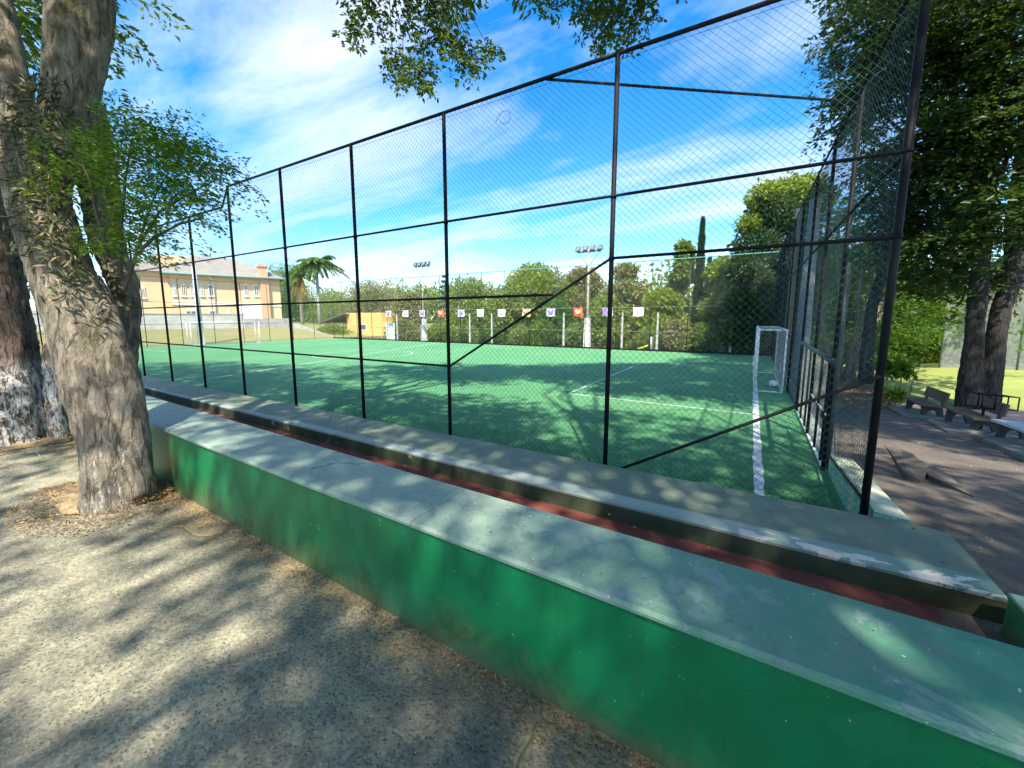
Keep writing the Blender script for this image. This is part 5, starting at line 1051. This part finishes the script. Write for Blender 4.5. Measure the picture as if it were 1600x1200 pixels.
# palms
def palm(u, vbase, vcrown, Y, label, seed, dead=False, n=18, Lr=3.2):
    rng = np.random.default_rng(seed); p = at_y(u, vbase, Y); top = at_y(u, vcrown, Y); B = Vector((p.x, Y, ZP)); t = thing('palm_tree', label, 'palm', B); H_ = top.z
    MB().tube([B - Vector((0, 0, .3)), B + Vector((.05, 0, H_ * .5)), Vector((B.x, Y, H_ - .9))], [.34, .30, .24], 12).build('trunk', 'bark_palm', t, B)
    MB().tube([Vector((B.x, Y, H_ - .9)), Vector((B.x, Y, H_ + .1))], [.25, .15], 10).build('crownshaft', 'leaf_palm', t, B)
    for k in range(n):
        a = 6.28 * k / n + rng.normal(0, .15); el = rng.uniform(-.1, 1.1); L = Lr * rng.uniform(.8, 1.1); isd = dead and k % 5 == 0; pts = []
        if isd: el = -1.0
        for i in range(9):
            s = i / 8; e = el - 1.5 * s * s * .9; pts.append(Vector((B.x, Y, H_)) + Vector((math.cos(a) * math.cos(el) * L * s, math.sin(a) * math.cos(el) * L * s, L * (math.sin(el) * s - .55 * s * s))))
        P, Dd, S = [], [], []
        for i in range(8):
            d = (pts[i + 1] - pts[i]).normalized(); side = d.cross(Vector((0, 0, 1))).normalized()
            for q in range(7):
                b0 = pts[i] + (pts[i + 1] - pts[i]) * q / 7
                for sg in (-1, 1):
                    P.append(np.array(b0)); Dd.append(np.array(d * .6 + side * sg - Vector((0, 0, .45 + .3 * rng.random())))); S.append(Lr * (.30 - .16 * abs(i / 8 - .4)) * rng.uniform(.8, 1.1))
        fr = leaf_mesh('frond', np.array(P), np.array(Dd), S, 'leaf_dead' if isd else 'leaf_palm', t, B, aspect=.065, seed=seed + k)
palm(500, 510, 412, 47, 'tall palm with pale trunk standing by the ramp wall', 401, n=26, Lr=5.2)
palm(473, 512, 430, 48, 'shorter palm with yellowed hanging fronds next to the tall one', 402, True, 16, 4.2)

# shrub by the yard, hedge, net fence on the lawn
Bp = at_right(*ZB(380, 545)); dpp = depth_of(Bp); sp = thing('yard_shrub', 'leggy leafy shrub with big drooping leaves at the edge of the asphalt yard', 'shrub', Bp)
rng = np.random.default_rng(55)
for q in (-.25, .05, .3): MB().tube([Bp + Vector((q, 0, 0)), Bp + Vector((q * 1.3, .1, .8)), Bp + Vector((q * 1.8, 0, 1.4))], [.025, .02, .01], 6).build('stem', 'bark_pale', sp, Bp)
P, Dd, S = lobe_leaves([lobe(1388, 572, dpp, 22, .7), lobe(1408, 574, dpp, 20, .7), lobe(1398, 565, dpp, 22, .6), lobe(1420, 582, dpp - .2, 10)], 620, .26, rng, .8); leaf_mesh('leaves', P, Dd, S, 'leaf_spray', sp, Bp, aspect=.4, seed=2)
P, Dd, S = lobe_leaves([lobe(1395, 615, dpp - .3, 16, .4), lobe(1405, 618, dpp - .4, 12, .5)], 260, .22, rng, .9); leaf_mesh('low_leaves', P, Dd, S, 'leaf_fresh', sp, Bp, aspect=.3, seed=3)
hl = [(np.array([x, 31.5 + rng.normal(0, .5), .1 + .8 * rng.random()]), (1.5, 1.3, 1.4)) for x in np.arange(6, 13, .9)]
P, Dd, S = lobe_leaves(hl, 12000, .22, rng, .6); hd = leaf_mesh('hedge', P, Dd, S, 'leaf_spray', None, (9, 31.5, -.9), seed=12); tag(hd, 'dark clipped hedge at the back of the sunny lawn', 'hedge')
nt_ = thing('net_fence', 'tall grey sports net on thin posts at the back of the lawn', 'net', (11, 28, -.5)); on = (11, 28, -.5)
nx = [8.2, 9.4, 10.7, 12.0, 13.4, 15.0]
for x in nx: MB().tube([(x, 28.2 - .10 * (x - 8), -.7), (x, 28.2 - .10 * (x - 8), 4.2)], .04, 6).build('post', 'lamp_metal', nt_, on)
for a_, c_ in zip(nx[:-1], nx[1:]):
    mb = MB(); chain(mb, (a_, 28.2 - .10 * (a_ - 8)), (c_, 28.2 - .10 * (c_ - 8)), -.5, -.5, 4.2, 4.2, .075, .009); mb.build('net_panel', 'net_grey', nt_, on)

# turf blades on the near part of the pitch
rng = np.random.default_rng(90); n = 90000; y = 4.92 + 8.5 * rng.random(n) ** 1.7; x = 1.05 - (9 + 1.2 * (y - 4.9)) * rng.random(n) ** 1.15
P = np.stack([x, y, np.full(n, ZP)], 1); keep = ~((np.abs(x - .22) < .07) | ((np.abs(y - 11.1) < .06) & (x > -4.8))); P = P[keep]; n = len(P)
Dd = rng.normal(0, .55, (n, 3)); Dd[:, 2] = .8
tb = leaf_mesh('turf_blades', P, Dd, .022 + .022 * rng.random(n), 'turf_blade', None, (-3, 7, ZP), aspect=.22, fold=.05, seed=91); tag(tb, 'short artificial grass blades on the near side of the pitch', 'artificial grass', None, 'stuff')
